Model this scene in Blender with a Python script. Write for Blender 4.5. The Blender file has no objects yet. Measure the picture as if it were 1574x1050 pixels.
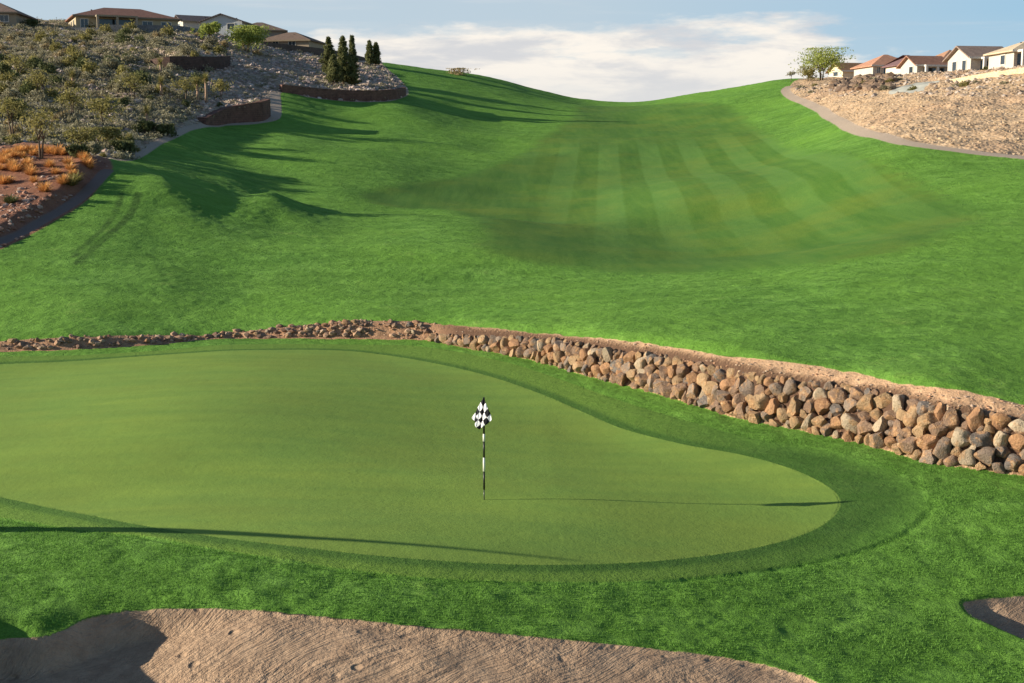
import bpy, math, random
import numpy as np
from mathutils import Vector, Matrix
R = math.radians
rnd = random.Random(7)
sc = bpy.context.scene
col = sc.collection

# ------------------------------------------------------------------ camera
F = 1968.0; HC = 7.45; TH = R(8.38)
cam_d = bpy.data.cameras.new("camera"); cam = bpy.data.objects.new("camera", cam_d); col.objects.link(cam)
cam_d.sensor_width = 36.0; cam_d.lens = 36.0 * F / 1574.0
cam_d.clip_start = 0.1; cam_d.clip_end = 20000
cam.location = (0, 0, HC); cam.rotation_euler = (math.pi / 2 - TH, 0, 0)
sc.camera = cam
# ------------------------------------------------------------------ light
SUN_EL = 16.3; SUN_AZ = 3.0       # travel direction of the light: +X turned a little to +Y
sd = bpy.data.lights.new("sun", 'SUN'); sd.energy = 5.0; sd.angle = R(0.5); sd.color = (1.0, 0.89, 0.73)
so = bpy.data.objects.new("sun", sd); col.objects.link(so)
ld = Vector((math.cos(R(SUN_EL)) * math.cos(R(SUN_AZ)), math.cos(R(SUN_EL)) * math.sin(R(SUN_AZ)), -math.sin(R(SUN_EL))))
so.rotation_euler = ld.to_track_quat('-Z', 'Y').to_euler()
sc.view_settings.view_transform = 'Standard'; sc.view_settings.look = 'None'
sc.view_settings.exposure = 0.80; sc.view_settings.gamma = 1.0

# ------------------------------------------------------------------ node helper
class NT:
    def __init__(s, tree): s.t = tree; s.n = tree.nodes; s.l = tree.links
    def new(s, typ, **kw):
        n = s.n.new(typ)
        for k, v in kw.items(): setattr(n, k, v)
        return n
    def put(s, sock, v):
        if v is None: return
        if isinstance(v, bpy.types.NodeSocket): s.l.new(v, sock)
        elif isinstance(v, (tuple, list)) and len(v) == 3 and sock.type == 'RGBA': sock.default_value = (*v, 1)
        else: sock.default_value = v
    def math(s, op, a, b=None, c=None, clamp=False):
        n = s.new('ShaderNodeMath', operation=op); n.use_clamp = clamp
        s.put(n.inputs[0], a); s.put(n.inputs[1], b)
        if c is not None: s.put(n.inputs[2], c)
        return n.outputs[0]
    def mix(s, f, a, b, mode='MIX'):
        n = s.new('ShaderNodeMix', data_type='RGBA', blend_type=mode)
        s.put(n.inputs[0], f); s.put(n.inputs[6], a); s.put(n.inputs[7], b); return n.outputs[2]
    def mixf(s, f, a, b):
        n = s.new('ShaderNodeMix', data_type='FLOAT')
        s.put(n.inputs[0], f); s.put(n.inputs[2], a); s.put(n.inputs[3], b); return n.outputs[0]
    def noise(s, vec, scale, detail=4, rough=0.55, dist=0.0):
        n = s.new('ShaderNodeTexNoise'); s.put(n.inputs['Vector'], vec); s.put(n.inputs['Scale'], scale)
        n.inputs['Detail'].default_value = detail; n.inputs['Roughness'].default_value = rough; n.inputs['Distortion'].default_value = dist
        return n.outputs['Fac']
    def vor(s, vec, scale, feat='F1', out='Distance', rnd_=1.0):
        n = s.new('ShaderNodeTexVoronoi', feature=feat); s.put(n.inputs['Vector'], vec); s.put(n.inputs['Scale'], scale)
        n.inputs['Randomness'].default_value = rnd_
        return n.outputs[out]
    def rng(s, v, a, b, c=0.0, d=1.0, smooth=False):
        n = s.new('ShaderNodeMapRange'); n.interpolation_type = 'SMOOTHSTEP' if smooth else 'LINEAR'
        s.put(n.inputs[0], v); s.put(n.inputs[1], a); s.put(n.inputs[2], b); s.put(n.inputs[3], c); s.put(n.inputs[4], d); return n.outputs[0]
    def mapping(s, vec, scale=(1, 1, 1), rot=(0, 0, 0)):
        n = s.new('ShaderNodeMapping'); s.put(n.inputs['Vector'], vec); n.inputs['Scale'].default_value = scale; n.inputs['Rotation'].default_value = rot
        return n.outputs[0]
    def attr(s, name):
        n = s.new('ShaderNodeAttribute'); n.attribute_name = name; return n.outputs['Fac']
    def bump(s, h, strength=1.0, dist=1.0, normal=None):
        n = s.new('ShaderNodeBump'); s.put(n.inputs['Height'], h); s.put(n.inputs['Strength'], strength); s.put(n.inputs['Distance'], dist)
        if normal is not None: s.put(n.inputs['Normal'], normal)
        return n.outputs[0]

def new_mat(name, rough=0.9, spec=0.25):
    m = bpy.data.materials.new(name); m.use_nodes = True
    t = NT(m.node_tree); b = m.node_tree.nodes['Principled BSDF']
    b.inputs['Roughness'].default_value = rough
    b.inputs['Specular IOR Level'].default_value = spec
    return m, t, b

# ------------------------------------------------------------------ world
w = bpy.data.worlds.new("World"); sc.world = w; w.use_nodes = True
wt = NT(w.node_tree); bg = w.node_tree.nodes['Background']
sky = wt.new('ShaderNodeTexSky', sky_type='NISHITA'); sky.sun_disc = False
sky.sun_elevation = R(SUN_EL); sky.sun_rotation = R(-90 - SUN_AZ); sky.altitude = 900; sky.air_density = 1.0; sky.dust_density = 0.6; sky.ozone_density = 2.5
geo = wt.new('ShaderNodeTexCoord').outputs['Generated']
sep = wt.new('ShaderNodeSeparateXYZ'); wt.put(sep.inputs[0], geo)
zz = sep.outputs[2]; xx = sep.outputs[0]; yy = sep.outputs[1]
azv = wt.math('ARCTAN2', xx, yy)
cmb = wt.new('ShaderNodeCombineXYZ'); wt.put(cmb.inputs[0], azv); wt.put(cmb.inputs[1], wt.math('MULTIPLY', zz, 3.6)); cmb.inputs[2].default_value = 3.1
cv = cmb.outputs[0]
n1 = wt.noise(cv, 5.0, 7, 0.60, 0.25)
n2 = wt.noise(cv, 22.0, 5, 0.6, 0.1)
# cloud bank: full near the skyline, ragged top; thin veil above it
top = wt.math('ADD', 0.092, wt.math('MULTIPLY', wt.math('SUBTRACT', n1, 0.5), 0.050))
top = wt.math('ADD', top, wt.math('MULTIPLY', wt.math('SUBTRACT', n2, 0.5), 0.030))
top = wt.math('SUBTRACT', top, wt.math('MULTIPLY', wt.rng(azv, 0.22, 0.47, 0.0, 0.10), wt.rng(n1, 0.62, 0.40, 0.35, 1.15)))
top = wt.math('SUBTRACT', top, wt.rng(azv, -0.14, -0.22, 0.0, 0.05, True))
bank = wt.rng(wt.math('SUBTRACT', top, zz), -0.004, 0.010, 0, 1, True)
veiln = wt.noise(wt.mapping(cv, (0.7, 2.6, 1)), 6.0, 6, 0.6, 0.3)
veil = wt.rng(veiln, 0.52, 0.80, 0, 0.30, True)
holes = wt.rng(wt.noise(wt.mapping(cv, (1.0, 1.3, 1)), 8.0, 5, 0.6, 0.2), 0.34, 0.46, 0.45, 1.0, True)
holes = wt.math('MAXIMUM', holes, wt.rng(zz, 0.075, 0.055, 0, 0.9, True))
cover = wt.math('MAXIMUM', wt.math('MULTIPLY', bank, holes), veil)
body = wt.noise(wt.mapping(cv, (1.0, 1.35, 1)), 12.0, 7, 0.6, 0.2)
ccol = wt.mix(wt.rng(body, 0.36, 0.62, 0, 1, True), (5.3, 5.35, 5.5), (7.7, 7.2, 6.5))
ccol = wt.mix(wt.rng(zz, 0.075, 0.035, 0, 0.6, True), ccol, (5.9, 5.9, 5.8))
hor = wt.mix(wt.rng(azv, 0.05, 0.42, 0, 1), (4.1, 5.0, 5.7), (2.6, 4.4, 5.9))
hor = wt.mix(wt.rng(zz, 0.10, 0.02, 0, 0.5), hor, (5.0, 5.6, 5.9))
skyc = wt.mix(wt.rng(zz, 0.12, 0.42, 0.92, 0.0, True), sky.outputs[0], hor)
fin = wt.mix(wt.math('MULTIPLY', cover, wt.rng(zz, 0.3, 0.5, 1, 0.3)), skyc, ccol)
wt.put(bg.inputs[0], fin); bg.inputs[1].default_value = 0.074

# ------------------------------------------------------------------ projection helpers
def ray(px, py):
    u = (px - 787) / F; v = (525 - py) / F
    return np.array([u, math.cos(TH) + v * math.sin(TH), -math.sin(TH) + v * math.cos(TH)])
def at_D(px, py, D):
    r = ray(px, py); t = D / r[1]; return (r[0] * t, D, HC + r[2] * t)
def at_Z(px, py, z):
    r = ray(px, py); t = (z - HC) / r[2]; return (r[0] * t, r[1] * t, z)
def proj(x, y, z):
    zr = z - HC; dep = y * math.cos(TH) - zr * math.sin(TH); up = y * math.sin(TH) + zr * math.cos(TH)
    return 787 + F * x / dep, 525 - F * up / dep

def vnoise(x, y, seed):
    rs = np.random.RandomState(seed); tab = rs.rand(256, 256)
    xi = np.floor(x).astype(int); yi = np.floor(y).astype(int); fx = x - xi; fy = y - yi
    fx = fx * fx * fx * (fx * (fx * 6 - 15) + 10); fy = fy * fy * fy * (fy * (fy * 6 - 15) + 10)
    a = tab[xi % 256, yi % 256]; b = tab[(xi + 1) % 256, yi % 256]; c = tab[xi % 256, (yi + 1) % 256]; d = tab[(xi + 1) % 256, (yi + 1) % 256]
    return (a + (b - a) * fx) * (1 - fy) + (c + (d - c) * fx) * fy - 0.5
def sstep(a, b, v):
    t = np.clip((v - a) / (b - a), 0, 1); return t * t * (3 - 2 * t)

def seg_dist(X, Y, pts):
    best = np.full(X.shape, 1e18)
    for (x0, y0), (x1, y1) in zip(pts[:-1], pts[1:]):
        dx, dy = x1 - x0, y1 - y0; L = dx * dx + dy * dy + 1e-12
        t = np.clip(((X - x0) * dx + (Y - y0) * dy) / L, 0, 1)
        d = (X - x0 - t * dx) ** 2 + (Y - y0 - t * dy) ** 2
        best = np.minimum(best, d)
    return np.sqrt(best)
def inside(X, Y, pts):
    r = np.zeros(X.shape, bool); n = len(pts)
    for i in range(n):
        x0, y0 = pts[i]; x1, y1 = pts[(i + 1) % n]
        if y0 == y1: continue
        c = ((Y < y0) != (Y < y1)) & (X < (x1 - x0) * (Y - y0) / (y1 - y0) + x0); r ^= c
    return r
def sdf(X, Y, pts):      # positive inside
    d = seg_dist(X, Y, list(pts) + [pts[0]]); return np.where(inside(X, Y, pts), d, -d)
def smooth_pts(p, n=6, closed=False):
    p = [np.array(q, float) for q in p]; out = []
    N = len(p); rngi = range(N if closed else N - 1)
    for i in rngi:
        if closed: a, b, c, d = p[(i - 1) % N], p[i], p[(i + 1) % N], p[(i + 2) % N]
        else: a, b, c, d = p[max(i - 1, 0)], p[i], p[i + 1], p[min(i + 2, N - 1)]
        for k in range(n):
            t = k / n
            out.append(0.5 * ((2 * b) + (-a + c) * t + (2 * a - 5 * b + 4 * c - d) * t * t + (-a + 3 * b - 3 * c + d) * t ** 3))
    if not closed: out.append(p[-1])
    return [tuple(q) for q in out]

# ------------------------------------------------------------------ terrain heights
# wall base line, pixel positions on the level of the green
base_px = [(-420, 560), (-150, 548), (0, 541), (114, 538), (229, 531), (286, 525), (343, 521), (457, 521), (564, 522), (627, 523), (665, 525), (716, 535),
           (786, 547), (849, 562), (897, 577), (945, 589), (1000, 603), (1073, 625), (1146, 647), (1219, 660), (1328, 683), (1401, 705), (1474, 719), (1574, 732), (1700, 750), (1950, 790)]
zg = 0.0
base_w = [at_Z(a, b, zg)[:2] for a, b in base_px]
base_s = smooth_pts(base_w, 5)
dtop_px = [(-420, 530, .8), (-150, 529, .8), (0, 523, .8), (114, 516, .8), (267, 515, .8), (381, 508, .8), (496, 496, .9), (579, 491, .9), (659, 494, 1.0), (754, 502, 1.2), (849, 511, 1.35), (945, 518, 1.5),
           (1000, 524, 1.6), (1146, 544, 1.7), (1292, 567, 1.7), (1383, 582, 1.6), (1474, 598, 1.5), (1574, 622, 1.35), (1700, 645, 1.3), (1950, 690, 1.3)]
_bx = [q[0] for q in base_px]; _bD = [q[1] for q in base_w]
dtop_w = [at_D(a, b, float(np.interp(a, _bx, _bD)) + c) for a, b, c in dtop_px]

CT = []
def ctl(*rows):
    for px, py, D in rows: CT.append(at_D(px, py, D))
for p in dtop_w: CT.append(p)
ctl((-330, 450, 56), (-330, 380, 66), (-330, 300, 78), (-330, 235, 90), (-330, 215, 104), (-330, 150, 132), (-330, 90, 162), (-330, 45, 188))
ctl((0, 455, 56), (0, 382, 65), (0, 305, 77), (0, 240, 88), (0, 226, 99), (0, 150, 130), (0, 92, 162), (0, 43, 188), (0, 30, 230))
ctl((150, 440, 58), (130, 365, 68), (135, 308, 76), (165, 262, 83.5), (150, 246, 87), (150, 243, 95), (150, 228, 104), (150, 150, 135), (150, 92, 163), (150, 50, 190), (150, 38, 230))
ctl((250, 430, 60), (250, 365, 70), (245, 310, 77), (250, 274, 83), (262, 283, 88), (255, 262, 98), (235, 232, 110), (260, 190, 126), (270, 140, 146), (270, 90, 168), (270, 52, 192), (270, 42, 230))
ctl((350, 428, 62), (350, 372, 71), (340, 325, 79), (330, 296, 84), (350, 307, 90), (350, 272, 102), (330, 220, 124), (340, 193, 136), (340, 125, 160), (350, 88, 180), (350, 62, 200), (350, 52, 235))
ctl((430, 425, 63), (430, 380, 72), (425, 340, 80), (420, 303, 86), (430, 315, 93), (430, 285, 104), (430, 230, 124), (430, 186, 142), (440, 146, 160), (440, 108, 184), (440, 80, 205), (440, 72, 240))
ctl((520, 420, 65), (520, 375, 76), (520, 335, 88), (520, 290, 104), (520, 250, 119), (520, 200, 143), (520, 153, 168), (520, 112, 190), (520, 90, 212))
ctl((610, 418, 66), (610, 355, 84), (610, 305, 102), (610, 255, 120), (610, 200, 147), (620, 150, 175), (610, 125, 195), (600, 101, 216))
ctl((750, 425, 64), (750, 352, 86), (750, 300, 106), (750, 222, 146), (750, 160, 188), (750, 119, 222))
ctl((900, 425, 62), (900, 350, 88), (900, 300, 108), (900, 220, 148), (900, 180, 180), (900, 156, 222), (980, 155, 224))
ctl((1050, 430, 58), (1050, 350, 82), (1050, 300, 100), (1050, 222, 143), (1050, 172, 182), (1050, 145, 218))
ctl((1200, 450, 51), (1200, 370, 68), (1200, 300, 90), (1200, 240, 119), (1200, 190, 147), (1200, 150, 178), (1190, 123, 205))
ctl((1350, 455, 47), (1350, 372, 61), (1350, 300, 79), (1350, 250, 94), (1350, 216, 106), (1350, 170, 128), (1350, 132, 152), (1330, 120, 185), (1300, 119, 235))
ctl((1574, 500, 40), (1574, 420, 50), (1574, 350, 62), (1574, 290, 75), (1574, 243, 89), (1574, 180, 108), (1574, 140, 122), (1560, 106, 160), (1420, 118, 200), (1560, 104, 230))
ctl((1470, 125.5, 137), (1520, 124.5, 131.5), (1574, 122.5, 126.5), (1500, 118, 141), (1574, 107, 135), (1640, 120, 124), (1640, 101, 132))
ctl((1850, 560, 34), (1850, 480, 42), (1850, 380, 55), (1850, 300, 70), (1850, 240, 86), (1850, 180, 104), (1850, 116, 121), (1850, 96, 132), (1850, 98, 200))
CT = np.array(CT)
def uv_(x, y): return np.stack([x / y * 3.0, np.log(y)], -1)
P = uv_(CT[:, 0], CT[:, 1]); nC = len(P)
def ker(r2): return 0.5 * r2 * np.log(r2 + 1e-12)
K = ker(((P[:, None] - P[None]) ** 2).sum(-1)) + np.eye(nC) * 2e-4
A = np.zeros((nC + 3, nC + 3)); A[:nC, :nC] = K; A[:nC, nC] = 1; A[:nC, nC + 1:] = P; A[nC, :nC] = 1; A[nC + 1:, :nC] = P.T
W = np.linalg.solve(A, np.concatenate([CT[:, 2], [0, 0, 0]]))
def zU_raw(x, y):
    q = uv_(x, y); sh = q.shape[:-1]; q = q.reshape(-1, 2); out = np.zeros(len(q))
    for i in range(0, len(q), 40000):
        c = q[i:i + 40000]; out[i:i + 40000] = ker(((c[:, None] - P[None]) ** 2).sum(-1)) @ W[:nC] + W[nC] + c @ W[nC + 1:]
    return out.reshape(sh)

# ridge after which the land falls away, by s = x/y
rs_ = np.array([-0.7, -0.4, -0.2, -0.10, -0.02, 0.06, 0.13, 0.19, 0.23, 0.27, 0.7])
rD_ = np.array([225, 225, 215, 218, 224, 226, 218, 206, 215, 255, 255.])
rk_ = np.array([.03, .03, .05, .12, .14, .14, .12, .12, .10, .04, .04])

# terraced retaining walls on the left hill: pixel toe line, depth guess by terrain
WALLS = []   # filled after first evaluation: dict(poly, h)

def zL(x, y):
    z = 0.17 * np.sin(x * 0.33 + y * 0.10 + 0.4) + 0.07 * np.sin(y * 0.30 - x * 0.17 + 1.0)
    z = z + 0.22 * np.exp(-(((x + 9) / 4.2) ** 2 + ((y - 33.5) / 5.0) ** 2)) - 0.10 * np.exp(-(((x + 8) / 5) ** 2 + ((y - 28.2) / 2.2) ** 2))
    z = z - 0.034 * x * sstep(27.5, 21.5, y) - 0.020 * np.maximum(x - 1, 0) * sstep(21, 26, y)
    # the green level is kept exactly where it meets the stone bank
    d = seg_dist(x, y, base_s)
    z = z * sstep(0.3, 5.0, d)
    # flag spot stays level
    z = z * (1 - np.exp(-(((x + .6) / 3.0) ** 2 + ((y - 27) / 1.6) ** 2)))
    # near ground beyond the collar falls gently to the bunkers
    z = z - 0.05 * sstep(22.8, 20.5, y)
    return z
S0, S1, NS = -0.60, 0.60, 620
D0, D1, ND = 9.0, 420.0, 1000
sv = np.linspace(S0, S1, NS); lv = np.exp(np.linspace(math.log(D0), math.log(D1), ND))
SS, DD = np.meshgrid(sv, lv)            # rows = distance
GX = SS * DD; GY = DD
wall_far = np.array(base_s)
# side of the wall: compare with the base curve as a function of s
bs = np.array([p[0] / p[1] for p in base_s]); bD = np.array([p[1] for p in base_s]); o_ = np.argsort(bs)
def base_D(s): return np.interp(s, bs[o_], bD[o_])
def upper_z(x, y):
    s = x / y; Dr = np.interp(s, rs_, rD_); k = np.interp(s, rs_, rk_)
    ye = np.minimum(y, Dr); z = zU_raw(s * ye, ye)
    ov = np.maximum(y - Dr, 0); z = z - k * (np.sqrt(ov * ov + 36) - 6)
    am = sstep(2, 14, seg_dist(x, y, base_s))
    n = 1.15 * vnoise(x / 19 + 3, y / 24, 5) + 0.45 * vnoise(x / 8, y / 11, 9) + 0.16 * vnoise(x / 3.5, y / 4, 19)
    z = z + n * am * np.clip(y / 95, 0.35, 1.15) * 0.62
    z = z - 0.125 * (x - 6) * np.exp(-((x - 6) / 15) ** 2) * sstep(60, 71, y) * sstep(93, 86, y)
    z = z + 0.05 * (x - 6) * np.exp(-((x - 6) / 16) ** 2 - ((y - 104) / 12) ** 2)
    z = z + 0.07 * (x + 20) * np.exp(-((x + 20) / 7) ** 2 - ((y - 114) / 10) ** 2) * 0.8
    z = z - 0.05 * (x - 14) * np.exp(-((x - 14) / 8) ** 2 - ((y - 50) / 7) ** 2)
    z = z + 0.05 * (x - 22) * np.exp(-((x - 26) / 8) ** 2 - ((y - 93) / 10) ** 2)
    for wd in WALLS:
        pl = wd['poly']; dist = seg_dist(x, y, pl); sg = np.zeros(x.shape)
        # which side: behind = farther / left of direction of travel
        bd = np.full(x.shape, 1e18); side = np.zeros(x.shape); L = 0.0; al = np.zeros(x.shape)
        for (x0, y0), (x1, y1) in zip(pl[:-1], pl[1:]):
            dx, dy = x1 - x0, y1 - y0; ll = math.hypot(dx, dy)
            t = np.clip(((x - x0) * dx + (y - y0) * dy) / (ll * ll), 0, 1); d = np.hypot(x - x0 - t * dx, y - y0 - t * dy)
            cr = dx * (y - y0) - dy * (x - x0); m = d < bd
            bd = np.where(m, d, bd); side = np.where(m, np.sign(cr), side); al = np.where(m, L + t * ll, al); L += ll
        sgn = side * bd
        cum_ = np.concatenate([[0], np.cumsum([math.hypot(b_[0] - a_[0], b_[1] - a_[1]) for a_, b_ in zip(pl[:-1], pl[1:])])])
        endf = sstep(0, 1.2, al + 0 * L) * sstep(0, 0.8, L - al)
        z = z + np.interp(al, cum_, wd['hs']) * sstep(0.05, 0.30, sgn) * np.exp(-np.maximum(sgn, 0) / wd['fall']) * endf
    return z
def ground(x, y):
    x = np.asarray(x, float); y = np.asarray(y, float)
    s = x / y; d = seg_dist(x, y, base_s); d = np.where(y > base_D(s), d, -d)
    lo = zL(x, y); up = upper_z(x, y)
    rise = 0.88 * sstep(-0.05, 0.70, d) + 0.12 * sstep(0.6, 1.6, d)
    return lo + (up - lo) * rise

GZ = ground(GX, GY)
def make_pick():
    PX, PY = proj(GX, GY, GZ)
    return PX, PY
PXg, PYg = make_pick()
def pick(px, py, Dmin=0):
    j = (px - 787) / F
    for _ in range(3):
        c = min(max((j - S0) / (S1 - S0) * (NS - 1), 0), NS - 1.001); c0 = int(c); f = c - c0
        py_c = PYg[:, c0] * (1 - f) + PYg[:, c0 + 1] * f; px_c = PXg[:, c0] * (1 - f) + PXg[:, c0 + 1] * f
        z_c = GZ[:, c0] * (1 - f) + GZ[:, c0 + 1] * f
        ok = np.where((py_c <= py) & (lv > Dmin))[0]
        i = ok[0] if len(ok) else ND - 1
        i = max(i, 1); t = 0.0 if py_c[i] == py_c[i - 1] else np.clip((py - py_c[i - 1]) / (py_c[i] - py_c[i - 1]), 0, 1)
        D = lv[i - 1] + (lv[i] - lv[i - 1]) * t; pxx = px_c[i - 1] + (px_c[i] - px_c[i - 1]) * t
        j += (px - pxx) / F
    return (j * D, D)

def add_wall(toe, tops, fall):
    p = [pick(*q) for q in toe]; zt = []
    for (x_, y_), (tx_, ty_) in zip(p, tops): zt.append(at_D(tx_, ty_, y_)[2])
    z0 = [HC + ray(*q)[2] / ray(*q)[1] * w_[1] for q, w_ in zip(toe, p)]
    poly3 = smooth_pts([(a_[0], a_[1], t_, t_ - b_) for a_, b_, t_ in zip(p, z0, zt)], 4)
    WALLS.append(dict(poly=[q[:2] for q in poly3], top=[q[2] for q in poly3], hs=[q[3] for q in poly3], fall=fall))
add_wall([(432, 141), (470, 147), (520, 153), (570, 155), (605, 152), (620, 146)], [(432, 130), (470, 134), (520, 138), (570, 139), (605, 137), (620, 134)], 14)
add_wall([(312, 190), (345, 189), (375, 187), (400, 185), (411, 178)], [(312, 181), (345, 166), (375, 160), (400, 156), (411, 152)], 11)
add_wall([(235, 98), (262, 105), (300, 107), (335, 106), (350, 100)], [(235, 92), (262, 87), (300, 87), (335, 87), (350, 86)], 9)
GZ = ground(GX, GY); PXg, PYg = make_pick()

# ---- outlines on the ground
def PK(l, n=5, closed=True): return smooth_pts([pick(*q) for q in l], n, closed)
green_p = PK([(0, 560), (100, 556), (200, 549), (300, 542), (400, 538), (500, 538), (570, 543), (650, 555), (740, 575), (830, 605), (900, 635), (960, 660), (1050, 683), (1130, 697), (1200, 715),
              (1260, 740), (1290, 765), (1285, 790), (1250, 815), (1180, 838), (1080, 855), (950, 866), (800, 868), (650, 860), (500, 846), (350, 828), (220, 808), (110, 787), (0, 764), (-160, 735), (-290, 690), (-330, 640), (-260, 590), (-120, 565)])
fringe_p = PK([(0, 548), (114, 546), (229, 540), (286, 535), (343, 530), (457, 529), (564, 530), (627, 531), (700, 540), (790, 560), (880, 590), (960, 618), (1060, 648), (1160, 675), (1260, 690), (1350, 715),
               (1410, 745), (1425, 775), (1400, 808), (1340, 838), (1250, 862), (1130, 880), (1000, 892), (850, 894), (700, 890), (560, 878), (440, 862), (330, 845), (230, 824), (120, 814), (0, 795), (-180, 768), (-360, 710), (-400, 640), (-320, 575), (-140, 552)])
bunker_p = PK([(-10, 984), (60, 978), (95, 968), (140, 949), (200, 938), (290, 934), (400, 938), (500, 947), (620, 959), (760, 972), (900, 985), (1020, 998), (1130, 1012), (1210, 1030), (1262, 1052), (1290, 1085), (1240, 1130), (1000, 1200), (600, 1240), (200, 1240), (-40, 1180), (-90, 1100), (-70, 1020)])
bunker2_p = PK([(1480, 928), (1500, 922), (1540, 918), (1600, 915), (1700, 925), (1740, 960), (1700, 1000), (1640, 1005), (1574, 982), (1530, 964), (1495, 948)])
fair_p = PK([(745, 380), (800, 400), (880, 413), (1000, 420), (1120, 416), (1250, 406), (1370, 390), (1450, 362), (1492, 332), (1450, 300), (1380, 268), (1300, 238), (1210, 224), (1160, 198), (1130, 170), (1085, 158),
             (1000, 161), (900, 162), (880, 180), (850, 205), (820, 225), (780, 247), (690, 275), (560, 298), (600, 318), (700, 326), (742, 350)])
W_ = lambda s, D: (s * D, D)
mound_p = PK([(-60, 408), (0, 384), (60, 354), (118, 320), (152, 288), (174, 258)], 5, False) + [W_(-.312, 90), W_(-.35, 94), W_(-.40, 96), W_(-.5, 97), W_(-.62, 98), W_(-.62, 62)]
hill_p = PK([(203, 247), (235, 228), (270, 212), (305, 197), (345, 191), (400, 188), (425, 184), (432, 165), (434, 141), (470, 149), (520, 155), (570, 157), (608, 154), (628, 144), (618, 125), (598, 108), (588, 99)], 4, False)
hill_p = hill_p + [W_(-.10, 260), W_(-.10, 430), W_(-.62, 430), W_(-.62, 98), W_(-.5, 97), W_(-.40, 96), W_(-.35, 94), W_(-.312, 91)]
rslope_p = PK([(1213, 133), (1203, 141), (1222, 152), (1255, 168), (1285, 188), (1320, 205), (1400, 223), (1480, 234), (1574, 245), (1700, 262), (1950, 300)], 4, False) + [W_(.62, 70), W_(.62, 430), W_(.235, 430), W_(.225, 215)]
path1 = PK([(-90, 410), (0, 373), (60, 343), (112, 312), (146, 282), (165, 262)], 5, False)
path2 = PK([(204, 243), (238, 222), (270, 207), (305, 194), (345, 190)], 5, False)
path2b = PK([(345, 190.5), (400, 187), (422, 180), (424, 160), (422, 143)], 5, False)
path3 = PK([(1213, 133), (1208, 141), (1232, 155), (1265, 170), (1297, 190), (1335, 206), (1400, 221), (1480, 232), (1574, 242), (1700, 258), (1900, 290)], 5, False)
spill_p = PK([(1366, 141), (1384, 133), (1408, 127), (1440, 122), (1442, 128), (1424, 134), (1412, 142)], 4)

dtop_line = smooth_pts([p[:2] for p in dtop_w], 5)
dts = np.array([p[0] / p[1] for p in dtop_line]); dtD = np.array([p[1] for p in dtop_line]); od = np.argsort(dts)

X, Y = GX, GY
s_green = sdf(X, Y, green_p); s_fringe = sdf(X, Y, fringe_p)
s_b1 = sdf(X, Y, bunker_p); s_b2 = sdf(X, Y, bunker2_p); s_bunk = np.maximum(s_b1, s_b2)
s_fair = sdf(X, Y, fair_p)
s_mound = sdf(X, Y, mound_p); s_hill = sdf(X, Y, hill_p); s_rslope = sdf(X, Y, rslope_p)
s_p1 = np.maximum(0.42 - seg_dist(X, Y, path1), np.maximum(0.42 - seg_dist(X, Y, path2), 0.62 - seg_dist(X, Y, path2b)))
s_p3 = 0.66 - seg_dist(X, Y, path3)
s_path = np.maximum(s_p1, s_p3)
s_spill = sdf(X, Y, spill_p)
d_base = seg_dist(X, Y, base_s); d_base = np.where(Y > base_D(SS), d_base, -d_base)
d_top = seg_dist(X, Y, dtop_line); d_top = np.where(Y < np.interp(SS, dts[od], dtD[od]), d_top, -d_top)
wob = 0.12 * vnoise(X * 1.3, Y * 1.3, 31) + 0.10 * vnoise(X * 4, Y * 4, 32)
s_bank = np.minimum(d_base + 0.02, d_top + wob * 0.8)

# ---- sculpt the details the outlines carry
def bunker_cut(sd_, depth, ramp, lip):
    return -(lip * sstep(-0.02, 0.10, sd_) + (depth - lip) * sstep(0.0, ramp, sd_))
GZ = GZ + bunker_cut(s_b1, 0.55, 3.0, 0.07) + bunker_cut(s_b2, 0.30, 0.7, 0.10)
# grassy shoulder round the left end of the big bunker; its bank throws the shade across the sand
wl_ = sstep(-2.6, -5.2, X + 0.25 * vnoise(X * 3, Y * 3, 41)) * (Y < 24)
GZ = GZ + wl_ * 0.11 * sstep(-0.02, -0.65, s_b1) * sstep(-3.6, -0.9, s_b1)
GZ = GZ - sstep(-3.8, -6.4, X) * 0.42 * sstep(0.0, 0.35, s_b1)
GZ = GZ + 0.55 * np.exp(-(((X + 9.2) / 1.5) ** 2 + ((Y - 16.6) / 2.4) ** 2)) * sstep(0.02, -0.5, s_b1)
GZ = GZ + 0.10 * np.exp(-((X - 9.0) / 1.0) ** 2 - ((Y - 21.5) / 1.4) ** 2) * sstep(0.02, -0.1, s_b2)
# longer grass stands above the mown collar
GZ = GZ - 0.026 * np.exp(-((s_fringe + 0.10) / 0.10) ** 2) * sstep(-2.0, -5.0, d_base)
# the rough turf edge above the dirt
GZ = GZ + 0.03 * sstep(0.02, -0.25, s_bank) * sstep(-3, -0.3, s_bank) * (d_base > 0.4)
# eroded dirt bank
GZ = GZ + np.where((s_bank > 0), 0.10 * vnoise(X * 2.2, Y * 2.2, 71) + 0.05 * vnoise(X * 6, Y * 6, 72), 0) * sstep(0, .4, s_bank)
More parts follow.
